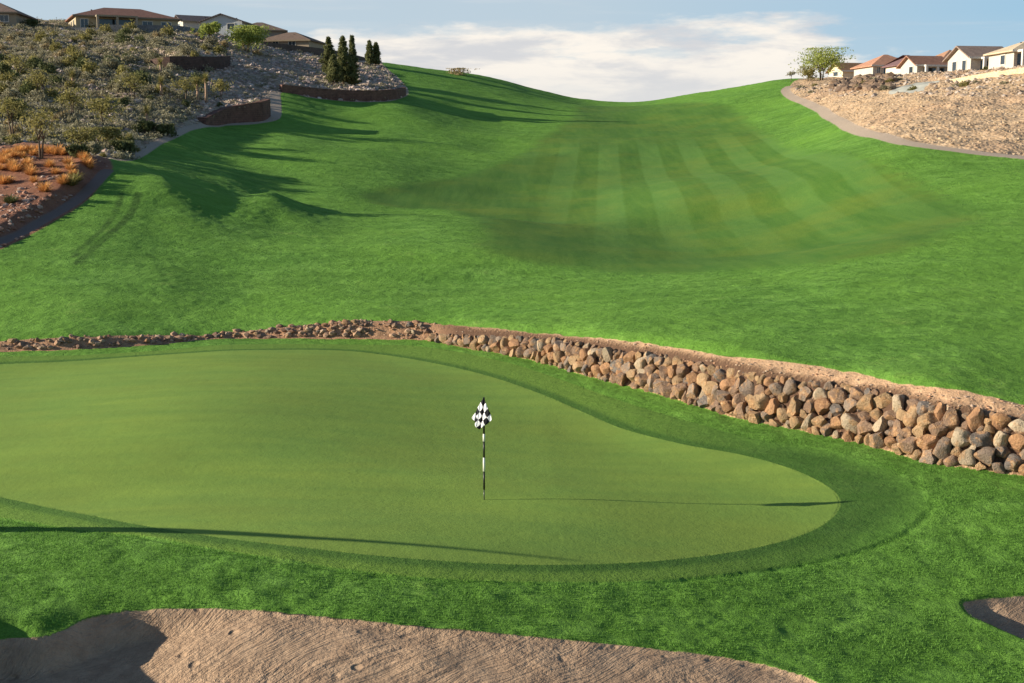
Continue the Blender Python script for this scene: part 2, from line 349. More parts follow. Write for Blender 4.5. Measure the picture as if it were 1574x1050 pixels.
# rough micro relief, desert relief
rgh = (s_fringe < 0) & (s_bunk < 0) & (s_path < 0)
GZ = GZ + sstep(1.5, -1.5, s_fair) * np.where(rgh, 0.035 * vnoise(X * 2.6, Y * 2.2, 81) + 0.02 * vnoise(X * 6, Y * 6, 82), 0)
des = sstep(0, 1.5, np.maximum(s_hill, s_rslope)) * sstep(0.2, -0.8, s_path)
GZ = GZ + des * (0.45 * vnoise(X / 2.2, Y / 2.2, 91) + 0.20 * vnoise(X * 1.1, Y * 1.1, 92))
GZ = GZ + 0.55 * sstep(0.9, 1.9, s_mound) * (X > -35)
GZ = GZ + sstep(0, 2, s_mound) * 0.15 * vnoise(X / 1.5, Y / 1.5, 93)
# bunker floor: rake ridges and foot prints
rk = np.where(s_bunk > 0.1, 1.0, 0.0)
GZ = GZ + rk * 0.05 * vnoise(X * 1.6, Y * 1.6, 94)
PXg, PYg = make_pick()
def gz(x, y):
    c = np.clip((x / y - S0) / (S1 - S0) * (NS - 1), 0, NS - 1.001); r = np.clip((math.log(y) - math.log(D0)) / (math.log(D1) - math.log(D0)) * (ND - 1), 0, ND - 1.001)
    c0 = int(c); r0 = int(r); fc = c - c0; fr = r - r0
    return float((GZ[r0, c0] * (1 - fc) + GZ[r0, c0 + 1] * fc) * (1 - fr) + (GZ[r0 + 1, c0] * (1 - fc) + GZ[r0 + 1, c0 + 1] * fc) * fr)
def gsd(field, x, y):
    c = int(np.clip((x / y - S0) / (S1 - S0) * (NS - 1) + .5, 0, NS - 1)); r = int(np.clip((math.log(y) - math.log(D0)) / (math.log(D1) - math.log(D0)) * (ND - 1) + .5, 0, ND - 1))
    return float(field[r, c])

# ------------------------------------------------------------------ ground material (one shader, boundaries carried by distance attributes)
gm, t, b = new_mat("course_ground", 0.95, 0.12)
pos = t.new('ShaderNodeNewGeometry').outputs['Position']
flat = t.mapping(pos, (1, 1, 0.35))
nA = t.noise(flat, 0.16, 4, 0.6); nB = t.noise(flat, 0.9, 6, 0.7, 0.0); nC_ = t.noise(flat, 5.0, 5, 0.7); nD = t.noise(flat, 22.0, 4, 0.7)
def edge(a, wdt=0.02, jag=0.0):
    v = t.attr(a)
    if jag: v = t.math('ADD', v, t.math('MULTIPLY', t.math('SUBTRACT', nD, 0.5), jag))
    return t.rng(v, -wdt, wdt)
# rough
m1 = t.math('ADD', t.math('MULTIPLY', nB, 0.5), t.math('MULTIPLY', nC_, 0.5))
rough_c = t.mix(t.rng(m1, 0.40, 0.60), (0.056, 0.150, 0.018), (0.130, 0.292, 0.043))
nE = t.noise(t.mapping(flat, (0.7, 1.2, 1)), 0.55, 8, 0.74, 0.1)
rough_c = t.mix(t.rng(nE, 0.49, 0.62, 0, 0.55), rough_c, (0.190, 0.375, 0.070))
rough_c = t.mix(t.rng(nE, 0.47, 0.36, 0, 0.50), rough_c, (0.045, 0.125, 0.014))
rough_c = t.mix(t.rng(nD, 0.35, 0.75, 0, 0.4), rough_c, (0.17, 0.34, 0.05))
rough_c = t.mix(t.rng(t.noise(flat, 0.07, 3, 0.6), 0.44, 0.58, 0, 0.35), rough_c, (0.165, 0.345, 0.040))
rough_c = t.mix(t.rng(t.noise(flat, 0.45, 5, 0.75), 0.60, 0.70, 0, 0.4), rough_c, (0.24, 0.34, 0.075))
rough_c = t.mix(t.rng(nA, 0.35, 0.65, 0, 0.22), rough_c, (0.16, 0.30, 0.04))
# fairway with mowing stripes
sx = t.new('ShaderNodeSeparateXYZ'); t.put(sx.inputs[0], pos)
u = t.math('SUBTRACT', sx.outputs[0], t.math('MULTIPLY', t.math('SUBTRACT', sx.outputs[1], 128.0), 0.07))
u = t.math('ADD', u, t.math('MULTIPLY', t.math('SUBTRACT', nB, 0.5), 0.35))
st = t.math('COSINE', t.math('MULTIPLY', t.math('SUBTRACT', u, 13.9), 2 * math.pi / 4.3))
stf = t.rng(st, -0.22, 0.22, 0, 1, True)
stf = t.math('MULTIPLY', stf, t.rng(sx.outputs[1], 150, 138, 0.15, 1.0))
stf = t.math('MULTIPLY', stf, t.rng(sx.outputs[1], 62, 98, 0.18, 1.0))
stf = t.math('MULTIPLY', stf, t.rng(sx.outputs[0], 0.0, 7.0, 0.25, 1.0))
fstreak = t.noise(t.mapping(flat, (1.0, 0.10, 1)), 1.4, 4, 0.6)
fair_c = t.mix(t.rng(fstreak, 0.3, 0.7), (0.062, 0.155, 0.022), (0.100, 0.200, 0.030))
fair_c = t.mix(t.math('MULTIPLY', stf, t.rng(nA, 0.35, 0.65, 0.38, 0.68)), fair_c, (0.130, 0.260, 0.055))
fair_c = t.mix(t.rng(nA, 0.45, 0.68, 0, 0.45), fair_c, (0.18, 0.235, 0.03))
fair_c = t.mix(t.rng(nC_, 0.4, 0.7, 0, 0.18), fair_c, (0.04, 0.13, 0.02))
# putting green
gs = t.noise(t.mapping(flat, (0.25, 1.0, 1)), 1.1, 4, 0.6)
green_c = t.mix(t.rng(gs, 0.35, 0.65), (0.168, 0.268, 0.048), (0.215, 0.312, 0.052))
green_c = t.mix(t.rng(nA, 0.35, 0.65, 0, 0.35), green_c, (0.16, 0.30, 0.06))
green_c = t.mix(t.rng(t.noise(flat, 0.22, 4, 0.65), 0.46, 0.62, 0, 0.45), green_c, (0.185, 0.255, 0.045))
gm_ = t.math('SINE', t.math('MULTIPLY', t.math('ADD', sx.outputs[1], t.math('MULTIPLY', sx.outputs[0], 0.12)), 2 * math.pi / 1.1))
green_c = t.mix(t.rng(gm_, -0.6, 0.6, 0, 0.035), green_c, (0.26, 0.40, 0.075))
green_c = t.mix(t.rng(nD, 0.45, 0.8, 0, 0.18), green_c, (0.12, 0.21, 0.03))
# collar, two mowing bands
fr1 = t.mix(t.rng(nC_, 0.3, 0.7), (0.050, 0.122, 0.022), (0.084, 0.168, 0.030))
fr2 = t.mix(t.rng(nC_, 0.3, 0.7), (0.115, 0.220, 0.030), (0.165, 0.275, 0.045))
fr1 = t.mix(t.rng(nE, 0.42, 0.58, 0, 0.7), fr1, (0.050, 0.125, 0.018))
fr1 = t.mix(t.rng(sx.outputs[0], 4.0, -2.0, 0, 0.7), fr1, (0.088, 0.180, 0.030))
fr_c = t.mix(t.math('MULTIPLY', t.rng(t.math('ADD', t.attr('s_green'), t.math('MULTIPLY', t.math('SUBTRACT', nC_, .5), 0.5)), -0.26, -0.50), t.rng(sx.outputs[0], 7.0, 2.0)), fr1, fr2)
# sand
sn = t.noise(t.mapping(pos, (1, 1, 1), (0, 0, R(-25))), 3.0, 5, 0.7)
sand_c = t.mix(t.rng(sn, 0.3, 0.7), (0.33, 0.220, 0.140), (0.50, 0.350, 0.225))
sand_c = t.mix(t.rng(t.noise(pos, 30, 3, 0.7), 0.5, 0.8, 0, 0.5), sand_c, (0.20, 0.135, 0.09))
# dirt bank
dirt_c = t.mix(t.rng(nC_, 0.3, 0.7), (0.53, 0.32, 0.18), (0.74, 0.49, 0.29))
dirt_c = t.mix(t.rng(nD, 0.5, 0.8, 0, 0.5), dirt_c, (0.25, 0.13, 0.08))
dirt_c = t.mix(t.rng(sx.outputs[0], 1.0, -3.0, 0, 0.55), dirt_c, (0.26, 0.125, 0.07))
# red dirt mound
md_c = t.mix(t.rng(nB, 0.3, 0.7), (0.20, 0.085, 0.05), (0.34, 0.155, 0.085))
md_c = t.mix(t.rng(nD, 0.45, 0.75, 0, 0.6), md_c, (0.30, 0.22, 0.18))
# desert hill
h1 = t.noise(pos, 1.3, 6, 0.7); v1 = t.vor(pos, 1.7)
hl_c = t.mix(t.rng(h1, 0.35, 0.65), (0.24, 0.18, 0.12), (0.52, 0.42, 0.31))
hl_c = t.mix(t.rng(v1, 0.18, 0.34, 0.75, 0), hl_c, (0.42, 0.35, 0.30))
# pale rocky slope on the right
rs_c = t.mix(t.rng(h1, 0.35, 0.65), (0.42, 0.285, 0.165), (0.56, 0.41, 0.26))
rs_c = t.mix(t.rng(v1, 0.12, 0.30, 0.65, 0), rs_c, (0.60, 0.48, 0.34))
rs_c = t.mix(t.rng(t.noise(pos, 0.08, 3, 0.5), 0.50, 0.66, 0, 0.55), rs_c, (0.50, 0.31, 0.19))
rs_c = t.mix(t.rng(t.noise(pos, 3.2, 4, 0.7), 0.57, 0.66, 0, 0.7), rs_c, (0.20, 0.13, 0.09))
# path
path_shade = t.math('MULTIPLY', t.rng(sx.outputs[1], 90, 88), t.rng(sx.outputs[0], 0, -5))
dirt_c = t.mix(t.attr('s_gap_shade'), dirt_c, (0.12, 0.07, 0.045))  # shade between and under the boulders, painted into the dirt colour
pa_c = t.mix(t.rng(nC_, 0.3, 0.7), (0.33, 0.265, 0.20), (0.43, 0.345, 0.265))
pa_c = t.mix(path_shade, pa_c, (0.19, 0.145, 0.12))  # mound's shade painted into the colour of the near left path strip
sp_c = t.mix(t.rng(nC_, 0.3, 0.7), (0.40, 0.40, 0.34), (0.48, 0.48, 0.41))
c = t.mix(t.math('MULTIPLY', t.rng(t.attr('s_track'), -0.12, 0.06), t.rng(nB, 0.35, 0.55, 0.2, 0.75)), rough_c, (0.035, 0.085, 0.014))
c = t.mix(t.rng(t.math('ADD', t.attr('s_fair'), t.math('MULTIPLY', t.math('SUBTRACT', nE, .5), 5.0)), -0.8, 0.8), c, fair_c)
c = t.mix(t.mixf(t.rng(sx.outputs[0], 4, 8), edge('s_fringe', 0.04, 0.12), t.rng(t.math('ADD', t.attr('s_fringe'), t.math('MULTIPLY', t.math('SUBTRACT', nE, .5), 2.0)), -0.2, 0.9, 0, 1, True)), c, fr_c)
c = t.mix(edge('s_green', 0.02, 0.03), c, green_c)
c = t.mix(edge('s_bunk', 0.012, 0.05), c, sand_c)
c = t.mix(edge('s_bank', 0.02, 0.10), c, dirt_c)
c = t.mix(edge('s_mound', 0.08, 0.5), c, md_c)
c = t.mix(edge('s_hill', 0.08, 0.5), c, hl_c)
c = t.mix(edge('s_rslope', 0.08, 0.5), c, rs_c)
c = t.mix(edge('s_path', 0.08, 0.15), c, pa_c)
c = t.mix(edge('s_spill', 0.08, 0.15), c, sp_c)
t.put(b.inputs['Base Color'], c)
# relief
mow = t.math('MAXIMUM', t.math('MULTIPLY', edge('s_fringe', .2), 0.72), edge('s_green', .06))
grass_h = t.math('ADD', t.math('MULTIPLY', nC_, 0.075), t.math('MULTIPLY', nD, 0.045))
grass_h = t.math('SUBTRACT', t.math('ADD', grass_h, t.math('MULTIPLY', nB, 0.20)), 0.16)
grass_h = t.math('MULTIPLY', grass_h, t.mixf(t.math('MAXIMUM', mow, t.math('MULTIPLY', edge('s_fair', 0.4), 0.78)), 1.0, 0.13))
rkv = t.mapping(pos, (1, 1, 1), (0, 0, R(-38)))
wrp = t.new('ShaderNodeVectorMath', operation='ADD'); t.put(wrp.inputs[0], rkv)
wn = t.new('ShaderNodeTexNoise'); t.put(wn.inputs['Vector'], pos); wn.inputs['Scale'].default_value = 0.45; wn.inputs['Detail'].default_value = 2
t.put(wrp.inputs[1], wn.outputs['Color']); rkw = wrp.outputs[0]
rakes = t.noise(t.mapping(rkw, (0.45, 7.0, 1)), 1.5, 4, 0.55)
rakes2 = t.noise(t.mapping(rkw, (1.6, 10.0, 1)), 3.2, 3, 0.6)
lumps = t.noise(pos, 3.2, 5, 0.72)
pits = t.rng(t.vor(pos, 2.4), 0.06, 0.24, -1, 0, True)
pitmask = t.rng(t.noise(pos, 0.7, 2, 0.5), 0.46, 0.56)
sand_h = t.math('ADD', t.math('MULTIPLY', rakes, 0.085), t.math('MULTIPLY', t.math('MULTIPLY', pits, pitmask), 0.075))
sand_h = t.math('ADD', sand_h, t.math('MULTIPLY', rakes2, 0.045))
sand_h = t.math('ADD', sand_h, t.math('MULTIPLY', lumps, t.rng(t.noise(pos, 0.5, 2, 0.5), 0.4, 0.6, 0.06, 0.18)))
sand_h = t.math('SUBTRACT', sand_h, 0.11)
dh = t.math('SUBTRACT', t.math('ADD', t.math('MULTIPLY', nC_, 0.12), t.math('MULTIPLY', nD, 0.05)), 0.085)
deh = t.math('ADD', t.math('MULTIPLY', t.vor(pos, 1.7), -0.35), t.math('MULTIPLY', h1, 0.4))
deh = t.math('ADD', t.math('ADD', deh, 0.0), t.math('MULTIPLY', t.vor(pos, 4.5), -0.12))
rsh = t.math('ADD', t.math('MULTIPLY', t.vor(pos, 3.0), -0.11), t.math('MULTIPLY', h1, 0.14))
hh = grass_h
hh = t.mixf(edge('s_bunk'), hh, sand_h)
hh = t.mixf(edge('s_bank'), hh, dh)
hh = t.mixf(edge('s_mound', .3), hh, dh)
hh = t.mixf(edge('s_hill', .3), hh, deh)
hh = t.mixf(edge('s_rslope', .3), hh, rsh)
hh = t.mixf(t.math('MAXIMUM', edge('s_path'), edge('s_spill')), hh, t.math('MULTIPLY', nD, 0.01))
t.put(b.inputs['Normal'], t.bump(hh, 0.9, 1.0))

# ------------------------------------------------------------------ build the ground pieces
nv = NS * ND
CO = np.stack([GX, GY, GZ], -1).reshape(-1, 3)
dzr = np.gradient(CO.reshape(ND, NS, 3), axis=0); dzc = np.gradient(CO.reshape(ND, NS, 3), axis=1)
NRM = np.cross(dzc, dzr).reshape(-1, 3); NRM /= np.linalg.norm(NRM, axis=1)[:, None]
if NRM[:, 2].mean() < 0: NRM = -NRM
s_gap_shade = sstep(0.0, 0.06, d_base) * sstep(0.80, 0.62, d_base) * sstep(-.075, -.04, SS)
fr_left = 1
trk = [PK([(187, 297), (178, 325), (160, 350), (130, 378), (112, 395)], 5, False), PK([(213, 297), (203, 325), (178, 352), (145, 380), (120, 405)], 5, False)]
s_track = np.maximum(0.16 - seg_dist(X, Y, trk[0]), 0.20 - seg_dist(X, Y, trk[1]))
fields = dict(s_track=s_track, s_gap_shade=s_gap_shade, s_green=s_green, s_fringe=s_fringe, s_bunk=s_bunk, s_fair=s_fair, s_bank=s_bank, s_mound=s_mound, s_hill=s_hill, s_rslope=s_rslope, s_path=s_path, s_spill=s_spill)
idx = np.arange(nv).reshape(ND, NS)
quads = np.stack([idx[:-1, :-1], idx[:-1, 1:], idx[1:, 1:], idx[1:, :-1]], -1).reshape(-1, 4)
def fc(a): return (a[:-1, :-1] + a[1:, 1:] + a[:-1, 1:] + a[1:, :-1]).reshape(-1) / 4
zone = np.zeros(len(quads), int)
zone[fc(s_fair) > 0] = 1
zone[fc(s_fringe) > 0] = 2
zone[fc(s_green) > 0] = 3
zone[fc(s_b1) > 0] = 4; zone[fc(s_b2) > 0] = 5
zone[fc(s_bank) > 0] = 6; zone[fc(s_mound) > 0] = 7; zone[fc(s_hill) > 0] = 8; zone[fc(s_rslope) > 0] = 9
zone[fc(s_p1) > 0] = 10; zone[fc(s_p3) > 0] = 11; zone[fc(s_spill) > 0] = 12
znames = ['rough_grass', 'fairway', 'green_collar', 'putting_green', 'bunker_sand', 'bunker_sand', 'dirt_bank', 'dirt_mound_ground', 'desert_hillside', 'rocky_slope_ground', 'cart_path', 'cart_path', 'concrete_spillway']
def mesh_from(name, co, faces, mat, attrs=None, normals=None, smooth=True):
    me = bpy.data.meshes.new(name)
    faces = np.asarray(faces); k = faces.shape[1]; nf = len(faces)
    me.vertices.add(len(co)); me.vertices.foreach_set('co', np.asarray(co, np.float32).ravel())
    me.loops.add(nf * k); me.loops.foreach_set('vertex_index', faces.astype(np.int32).ravel())
    me.polygons.add(nf); me.polygons.foreach_set('loop_start', np.arange(0, nf * k, k, dtype=np.int32)); me.polygons.foreach_set('loop_total', np.full(nf, k, np.int32))
    me.update(calc_edges=True)
    me.polygons.foreach_set('use_smooth', np.full(nf, smooth))
    for a, v in (attrs or {}).items():
        at = me.attributes.new(a, 'FLOAT', 'POINT'); at.data.foreach_set('value', np.asarray(v, np.float32))
    if normals is not None: me.normals_split_custom_set_from_vertices(normals.tolist())
    if mat: me.materials.append(mat)
    return me
def link(name, me, parent=None, loc=None):
    o = bpy.data.objects.new(name, me); col.objects.link(o)
    if parent: o.parent = parent
    if loc is not None: o.location = loc
    return o
for z in range(13):
    q = quads[zone == z]
    if not len(q): continue
    uq, inv = np.unique(q, return_inverse=True)
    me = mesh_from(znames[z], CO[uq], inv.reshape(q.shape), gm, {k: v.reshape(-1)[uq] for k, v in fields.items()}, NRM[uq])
    o = link(znames[z], me); o['kind'] = 'structure'
# wide ground sheet to the horizon, lying below everything
fm, t2, b2 = new_mat("far_ground", 0.95, 0.1)
p2 = t2.new('ShaderNodeNewGeometry').outputs['Position']
t2.put(b2.inputs['Base Color'], t2.mix(t2.noise(p2, 0.02, 6, 0.6), (0.25, 0.18, 0.11), (0.42, 0.31, 0.21)))
link('desert_ground', mesh_from('desert_ground', [(-9000, -4000, -3), (9000, -4000, -3), (9000, 14000, -3), (-9000, 14000, -3)], [(0, 1, 2, 3)], fm))['kind'] = 'structure'

# ================================================================== objects
def tag(o, label=None, cat=None, group=None, kind=None):
    if label: o['label'] = label
    if cat: o['category'] = cat
    if group: o['group'] = group
    if kind: o['kind'] = kind
    return o
def empty(name, loc, rz=0.0):
    o = bpy.data.objects.new(name, None); col.objects.link(o); o.location = loc; o.rotation_euler = (0, 0, rz); o.empty_display_size = 0.2; return o
def copy_tree(o, parent=None):
    c = o.copy(); col.objects.link(c)
    if parent is not None: c.parent = parent
    for ch in [k for k in o.children]: copy_tree(ch, c)
    return c

def simple_mat(name, colr, rough=0.8, spec=0.3, var=0.25, scale=3.0, bump=0.0, bscale=20.0):
    m, t, b = new_mat(name, rough, spec)
    p = t.new('ShaderNodeTexCoord').outputs['Object']
    n = t.noise(p, scale, 5, 0.6)
    c = t.mix(t.rng(n, 0.3, 0.7), tuple(x * (1 - var) for x in colr), tuple(min(1, x * (1 + var)) for x in colr))
    t.put(b.inputs['Base Color'], c)
    if bump: t.put(b.inputs['Normal'], t.bump(t.noise(p, bscale, 4, 0.7), 1.0, bump))
    return m
def leaf_mat(name, dark, light, trans=0.25):
    m, t, b = new_mat(name, 0.75, 0.2)
    a = t.attr('tone'); oi = t.new('ShaderNodeObjectInfo').outputs['Random']
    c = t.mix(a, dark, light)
    c = t.mix(t.rng(oi, 0, 1, 0, 0.22), c, tuple(0.8 * x for x in dark))
    t.put(b.inputs['Base Color'], c)
    tr = t.new('ShaderNodeBsdfTranslucent'); t.put(tr.inputs[0], c)
    mx = t.new('ShaderNodeMixShader'); mx.inputs[0].default_value = trans
    out = [n for n in m.node_tree.nodes if n.type == 'OUTPUT_MATERIAL'][0]
    t.l.new(b.outputs[0], mx.inputs[1]); t.l.new(tr.outputs[0], mx.inputs[2]); t.l.new(mx.outputs[0], out.inputs[0])
    return m

# ---------------------------------------------------------------- mesh builders
class MB:
    def __init__(s): s.v = []; s.f = []
    def add(s, vs, fs):
        o = len(s.v); s.v += [tuple(q) for q in vs]; s.f += [tuple(i + o for i in f) for f in fs]
    def box(s, x0, x1, y0, y1, z0, z1):
        s.add([(x0, y0, z0), (x1, y0, z0), (x1, y1, z0), (x0, y1, z0), (x0, y0, z1), (x1, y0, z1), (x1, y1, z1), (x0, y1, z1)],
              [(0, 3, 2, 1), (4, 5, 6, 7), (0, 1, 5, 4), (1, 2, 6, 5), (2, 3, 7, 6), (3, 0, 4, 7)])
    def tube(s, pts, rad, n=8):
        pts = [Vector(p) for p in pts]; vs = []; fs = []
        for i, p in enumerate(pts):
            d = (pts[min(i + 1, len(pts) - 1)] - pts[max(i - 1, 0)]).normalized()
            a = d.orthogonal().normalized(); bb = d.cross(a)
            if i and (a.dot(la) < 0.5): a = (la - d * la.dot(d)).normalized(); bb = d.cross(a)
            la = a
            r = rad[i] if isinstance(rad, (list, tuple)) else rad
            for k in range(n):
                an = 2 * math.pi * k / n; vs.append(p + a * (r * math.cos(an)) + bb * (r * math.sin(an)))
        for i in range(len(pts) - 1):
            for k in range(n): fs.append((i * n + k, i * n + (k + 1) % n, (i + 1) * n + (k + 1) % n, (i + 1) * n + k))
        fs.append(tuple(range(n - 1, -1, -1))); fs.append(tuple((len(pts) - 1) * n + k for k in range(n)))
        s.add(vs, fs)
    def build(s, name, mat, parent=None, smooth=False, loc=None):
        me = bpy.data.meshes.new(name); me.from_pydata(s.v, [], s.f); me.update()
        if smooth: me.polygons.foreach_set('use_smooth', [True] * len(me.polygons))
        me.materials.append(mat); return link(name, me, parent, loc)

def leaf_mesh(name, centers, tones, size, mat, rs, aspect=1.6, droop=0.0, jit=0.35):
    n = len(centers); c = np.asarray(centers, float)
    a = rs.randn(n, 3); a[:, 2] -= droop; a /= np.linalg.norm(a, axis=1)[:, None]
    b = np.cross(a, rs.randn(n, 3)); b /= np.linalg.norm(b, axis=1)[:, None]
    sz = size * (0.6 + 0.8 * rs.rand(n, 1)); a = a * sz * aspect; b = b * sz
    v = np.stack([c - a, c + b * .6, c + a, c - b * .6], 1).reshape(-1, 3)
    f = np.arange(n * 4).reshape(n, 4)
    tt = np.clip(np.asarray(tones) + (rs.rand(n) - .5) * jit, 0, 1)
    return mesh_from(name, v, f, mat, {'tone': np.repeat(tt, 4)}, smooth=False)

def rock_mesh(name, seed, mat, sub=3, cuts=11, squash=(1, 1, 1)):
    import bmesh
    rs = np.random.RandomState(seed); bm = bmesh.new(); bmesh.ops.create_icosphere(bm, subdivisions=sub, radius=1.0)
    V = np.array([v.co[:] for v in bm.verts])
    N = rs.randn(cuts, 3); N /= np.linalg.norm(N, axis=1)[:, None]; dd = 0.50 + 0.28 * rs.rand(cuts)
    for k in range(cuts):
        h = V @ N[k] - dd[k]; V = V - np.maximum(h, 0)[:, None] * N[k] * 0.97
    ph = rs.rand(6) * 6; V = V * (1 + 0.045 * (np.sin(V[:, 0:1] * 4 + ph[0]) + np.sin(V[:, 1:2] * 5 + ph[1]) + np.sin(V[:, 2:3] * 4.5 + ph[2])))
    V = V + 0.022 * (rs.rand(*V.shape) - .5)
    ext = (V.max(0) - V.min(0)) / 2; V = (V - (V.max(0) + V.min(0)) / 2) / ext * np.array(squash)
    for v, q in zip(bm.verts, V): v.co = q
    me = bpy.data.meshes.new(name); bm.to_mesh(me); bm.free(); me.materials.append(mat)
    me.polygons.foreach_set('use_smooth', [True] * len(me.polygons)); me.set_sharp_from_angle(angle=R(33)); return me

# ---------------------------------------------------------------- boulder bank
bmat, t, b = new_mat("boulder_stone", 0.85, 0.25)
oi = t.new('ShaderNodeObjectInfo'); tc = t.new('ShaderNodeTexCoord').outputs['Object']
off = t.new('ShaderNodeVectorMath', operation='ADD'); t.put(off.inputs[0], tc)
cmbx = t.new('ShaderNodeCombineXYZ'); 
for i_ in range(3): t.put(cmbx.inputs[i_], t.math('MULTIPLY', oi.outputs['Random'], 37.0 + 11 * i_))
t.put(off.inputs[1], cmbx.outputs[0]); v_ = off.outputs[0]
base_c = oi.outputs['Color']
pn = t.noise(v_, 1.1, 5, 0.62, 0.3); pn2 = t.noise(v_, 5.0, 6, 0.7)
cc = t.mix(t.rng(pn, 0.50, 0.62, 0, 0.75), base_c, (0.50, 0.27, 0.12))
cc = t.mix(t.rng(pn, 0.63, 0.72, 0, 0.8), cc, (0.66, 0.52, 0.34))
cc = t.mix(t.rng(pn2, 0.50, 0.70, 0, 0.65), cc, (0.13, 0.09, 0.065))
cc = t.mix(t.rng(pn2, 0.46, 0.30, 0, 0.35), cc, (0.62, 0.50, 0.36))
t.put(b.inputs['Base Color'], cc)
t.put(b.inputs['Normal'], t.bump(t.math('ADD', pn2, t.math('MULTIPLY', pn, 1.2)), 0.8, 0.10))
rocks = [rock_mesh('boulder', 100 + i, bmat) for i in range(16)]
pebbles = rocks

# arclength table of the base line
bl = [Vector((*p, 0)) for p in base_s]
bpx = [proj(p.x, p.y, 0)[0] for p in bl]
i0 = min(range(len(bpx)), key=lambda i: abs(bpx[i] - 655)); i1 = min(range(len(bpx)), key=lambda i: abs(bpx[i] - 1890))
seg = bl[i0:i1 + 1]; cum = [0.0]
for a_, b_ in zip(seg[:-1], seg[1:]): cum.append(cum[-1] + (b_ - a_).length)
LT = cum[-1]
def on_wall(u):
    k = 0
    while k < len(cum) - 2 and cum[k + 1] < u: k += 1
    f = (u - cum[k]) / max(cum[k + 1] - cum[k], 1e-6); p = seg[k].lerp(seg[k + 1], f)
    d = (seg[k + 1] - seg[k]).normalized(); n = Vector((-d.y, d.x, 0))
    if n.y < 0: n = -n
    return p, d, n
hk_px = [655, 716, 786, 850, 1000, 1150, 1300, 1574, 1950]; hk = [.30, .54, .78, 1.0, 1.24, 1.38, 1.44, 1.44, 1.40]
STONE = {'tan': (0.43, 0.285, 0.155), 'orange brown': (0.40, 0.215, 0.11), 'brown': (0.28, 0.18, 0.12), 'grey brown': (0.27, 0.205, 0.155), 'dark grey': (0.195, 0.17, 0.15), 'pale cream': (0.52, 0.41, 0.28)}
skeys = ['tan'] * 8 + ['orange brown'] * 4 + ['brown'] * 6 + ['grey brown'] * 5 + ['dark grey'] * 2 + ['pale cream'] * 2
placed = []
rr = random.Random(21)
for r_ in [0.265] * 120 + [0.235] * 600 + [0.205] * 2600 + [0.178] * 7000 + [0.15] * 8000 + [0.125] * 6000 + [0.095] * 5000:
    u_ = rr.uniform(0, LT); p, d, n = on_wall(u_); hx = proj(p.x, p.y, 0)[0]; H = float(np.interp(hx, hk_px, hk))
    if r_ > 0.17 + 0.28 * H * 0.5: continue
    v0 = rr.uniform(r_ * 0.5, max(H * 0.98 - r_ * 0.95, r_ * 0.56)); sl = v0 * 1.12
    ok = True
    for (uu, ss, r2) in placed:
        if abs(uu - u_) < 1.0 and (uu - u_) ** 2 + ((ss - sl) * 1.06) ** 2 < ((r_ + r2) * 0.81) ** 2: ok = False; break
    if ok: placed.append((u_, sl, r_))
print("boulders", len(placed), "wall length", LT)
placed = sorted(placed, key=lambda q: -q[2] * (1 + 0.0 * q[0])); vis_ = [q for q in placed if proj(*on_wall(q[0])[0])[0] < 1620]; extra = vis_[298:] + [q for q in placed if proj(*on_wall(q[0])[0])[0] >= 1620]; placed = vis_[:298]
recs = []
for (u_, sl, r_) in placed:
    p, d, n = on_wall(u_); H = float(np.interp(proj(p.x, p.y, 0)[0], hk_px, hk)); zc = sl / 1.12
    ck = rr.choice(skeys)
    if r_ > .3 and ck == 'pale cream': ck = 'tan'
    pos_ = p + n * (0.50 * zc - 0.02 - 0.12 * r_) + Vector((0, 0, zc * 0.97))
    recs.append([pos_, d, n, r_, ck, zc / H, u_])
# course names and running number inside each course counted from the right end
def course(f): return 'bottom' if f < 0.36 else ('top' if f > 0.72 else 'middle')
def ordn(k): return "%d%s" % (k, 'th' if 10 <= k % 100 <= 20 else {1: 'st', 2: 'nd', 3: 'rd'}.get(k % 10, 'th'))
cnt = {}
for rec in sorted(recs, key=lambda q: -proj(*q[0])[0]):
    key = (course(rec[5]), rec[4]); cnt[key] = cnt.get(key, 0) + 1
    pos_, d, n, r_, ck, f_, u_ = rec
    o = bpy.data.objects.new('boulder', rr.choice(rocks)); col.objects.link(o); o.location = pos_
    ang = math.atan2(d.y, d.x)
    k_ = rr.uniform(0.92, 1.12)
    o.scale = (r_ * k_ * 1.04, r_ * rr.uniform(0.85, 1.05), r_ * (1.0 / k_) * rr.uniform(0.92, 1.08)) if rr.random() < .8 else (r_ * .84, r_ * .9, r_ * 1.22)
    o.rotation_euler = (rr.uniform(-.25, .25), rr.uniform(-.45, .45), ang + rr.choice([0, math.pi]) + rr.uniform(-.35, .35))
    jit = rr.uniform(0.66, 1.1); o.color = (*[min(1, x * jit) for x in STONE[ck]], 1)
    size = ''
    tag(o, "%s%s boulder, %s of that colour from the right in the rock bank's %s" % (size, ck, ordn(cnt[key]), {'bottom': 'bottom', 'middle': 'middle', 'top': 'top'}[course(f_)]), 'boulder', 'boulders stacked along the bank behind the green')
ev = []; ef = []
for (u_, sl, r_) in extra:
    p, d, n = on_wall(u_); zc = sl / 1.12; q = p + n * (0.50 * zc + 0.02) + Vector((0, 0, zc)); me_ = rr.choice(rocks); e_ = Matrix.Translation(q) @ Matrix.Rotation(rr.uniform(0, 6), 4, 'Z') @ Matrix.Rotation(rr.uniform(0, 6), 4, 'X') @ Matrix.Diagonal((r_ * 1.1, r_, r_, 1)); o_n = len(ev)
    ev += [tuple(e_ @ v.co) for v in me_.vertices]; ef += [tuple(i + o_n for i in f.vertices) for f in me_.polygons]
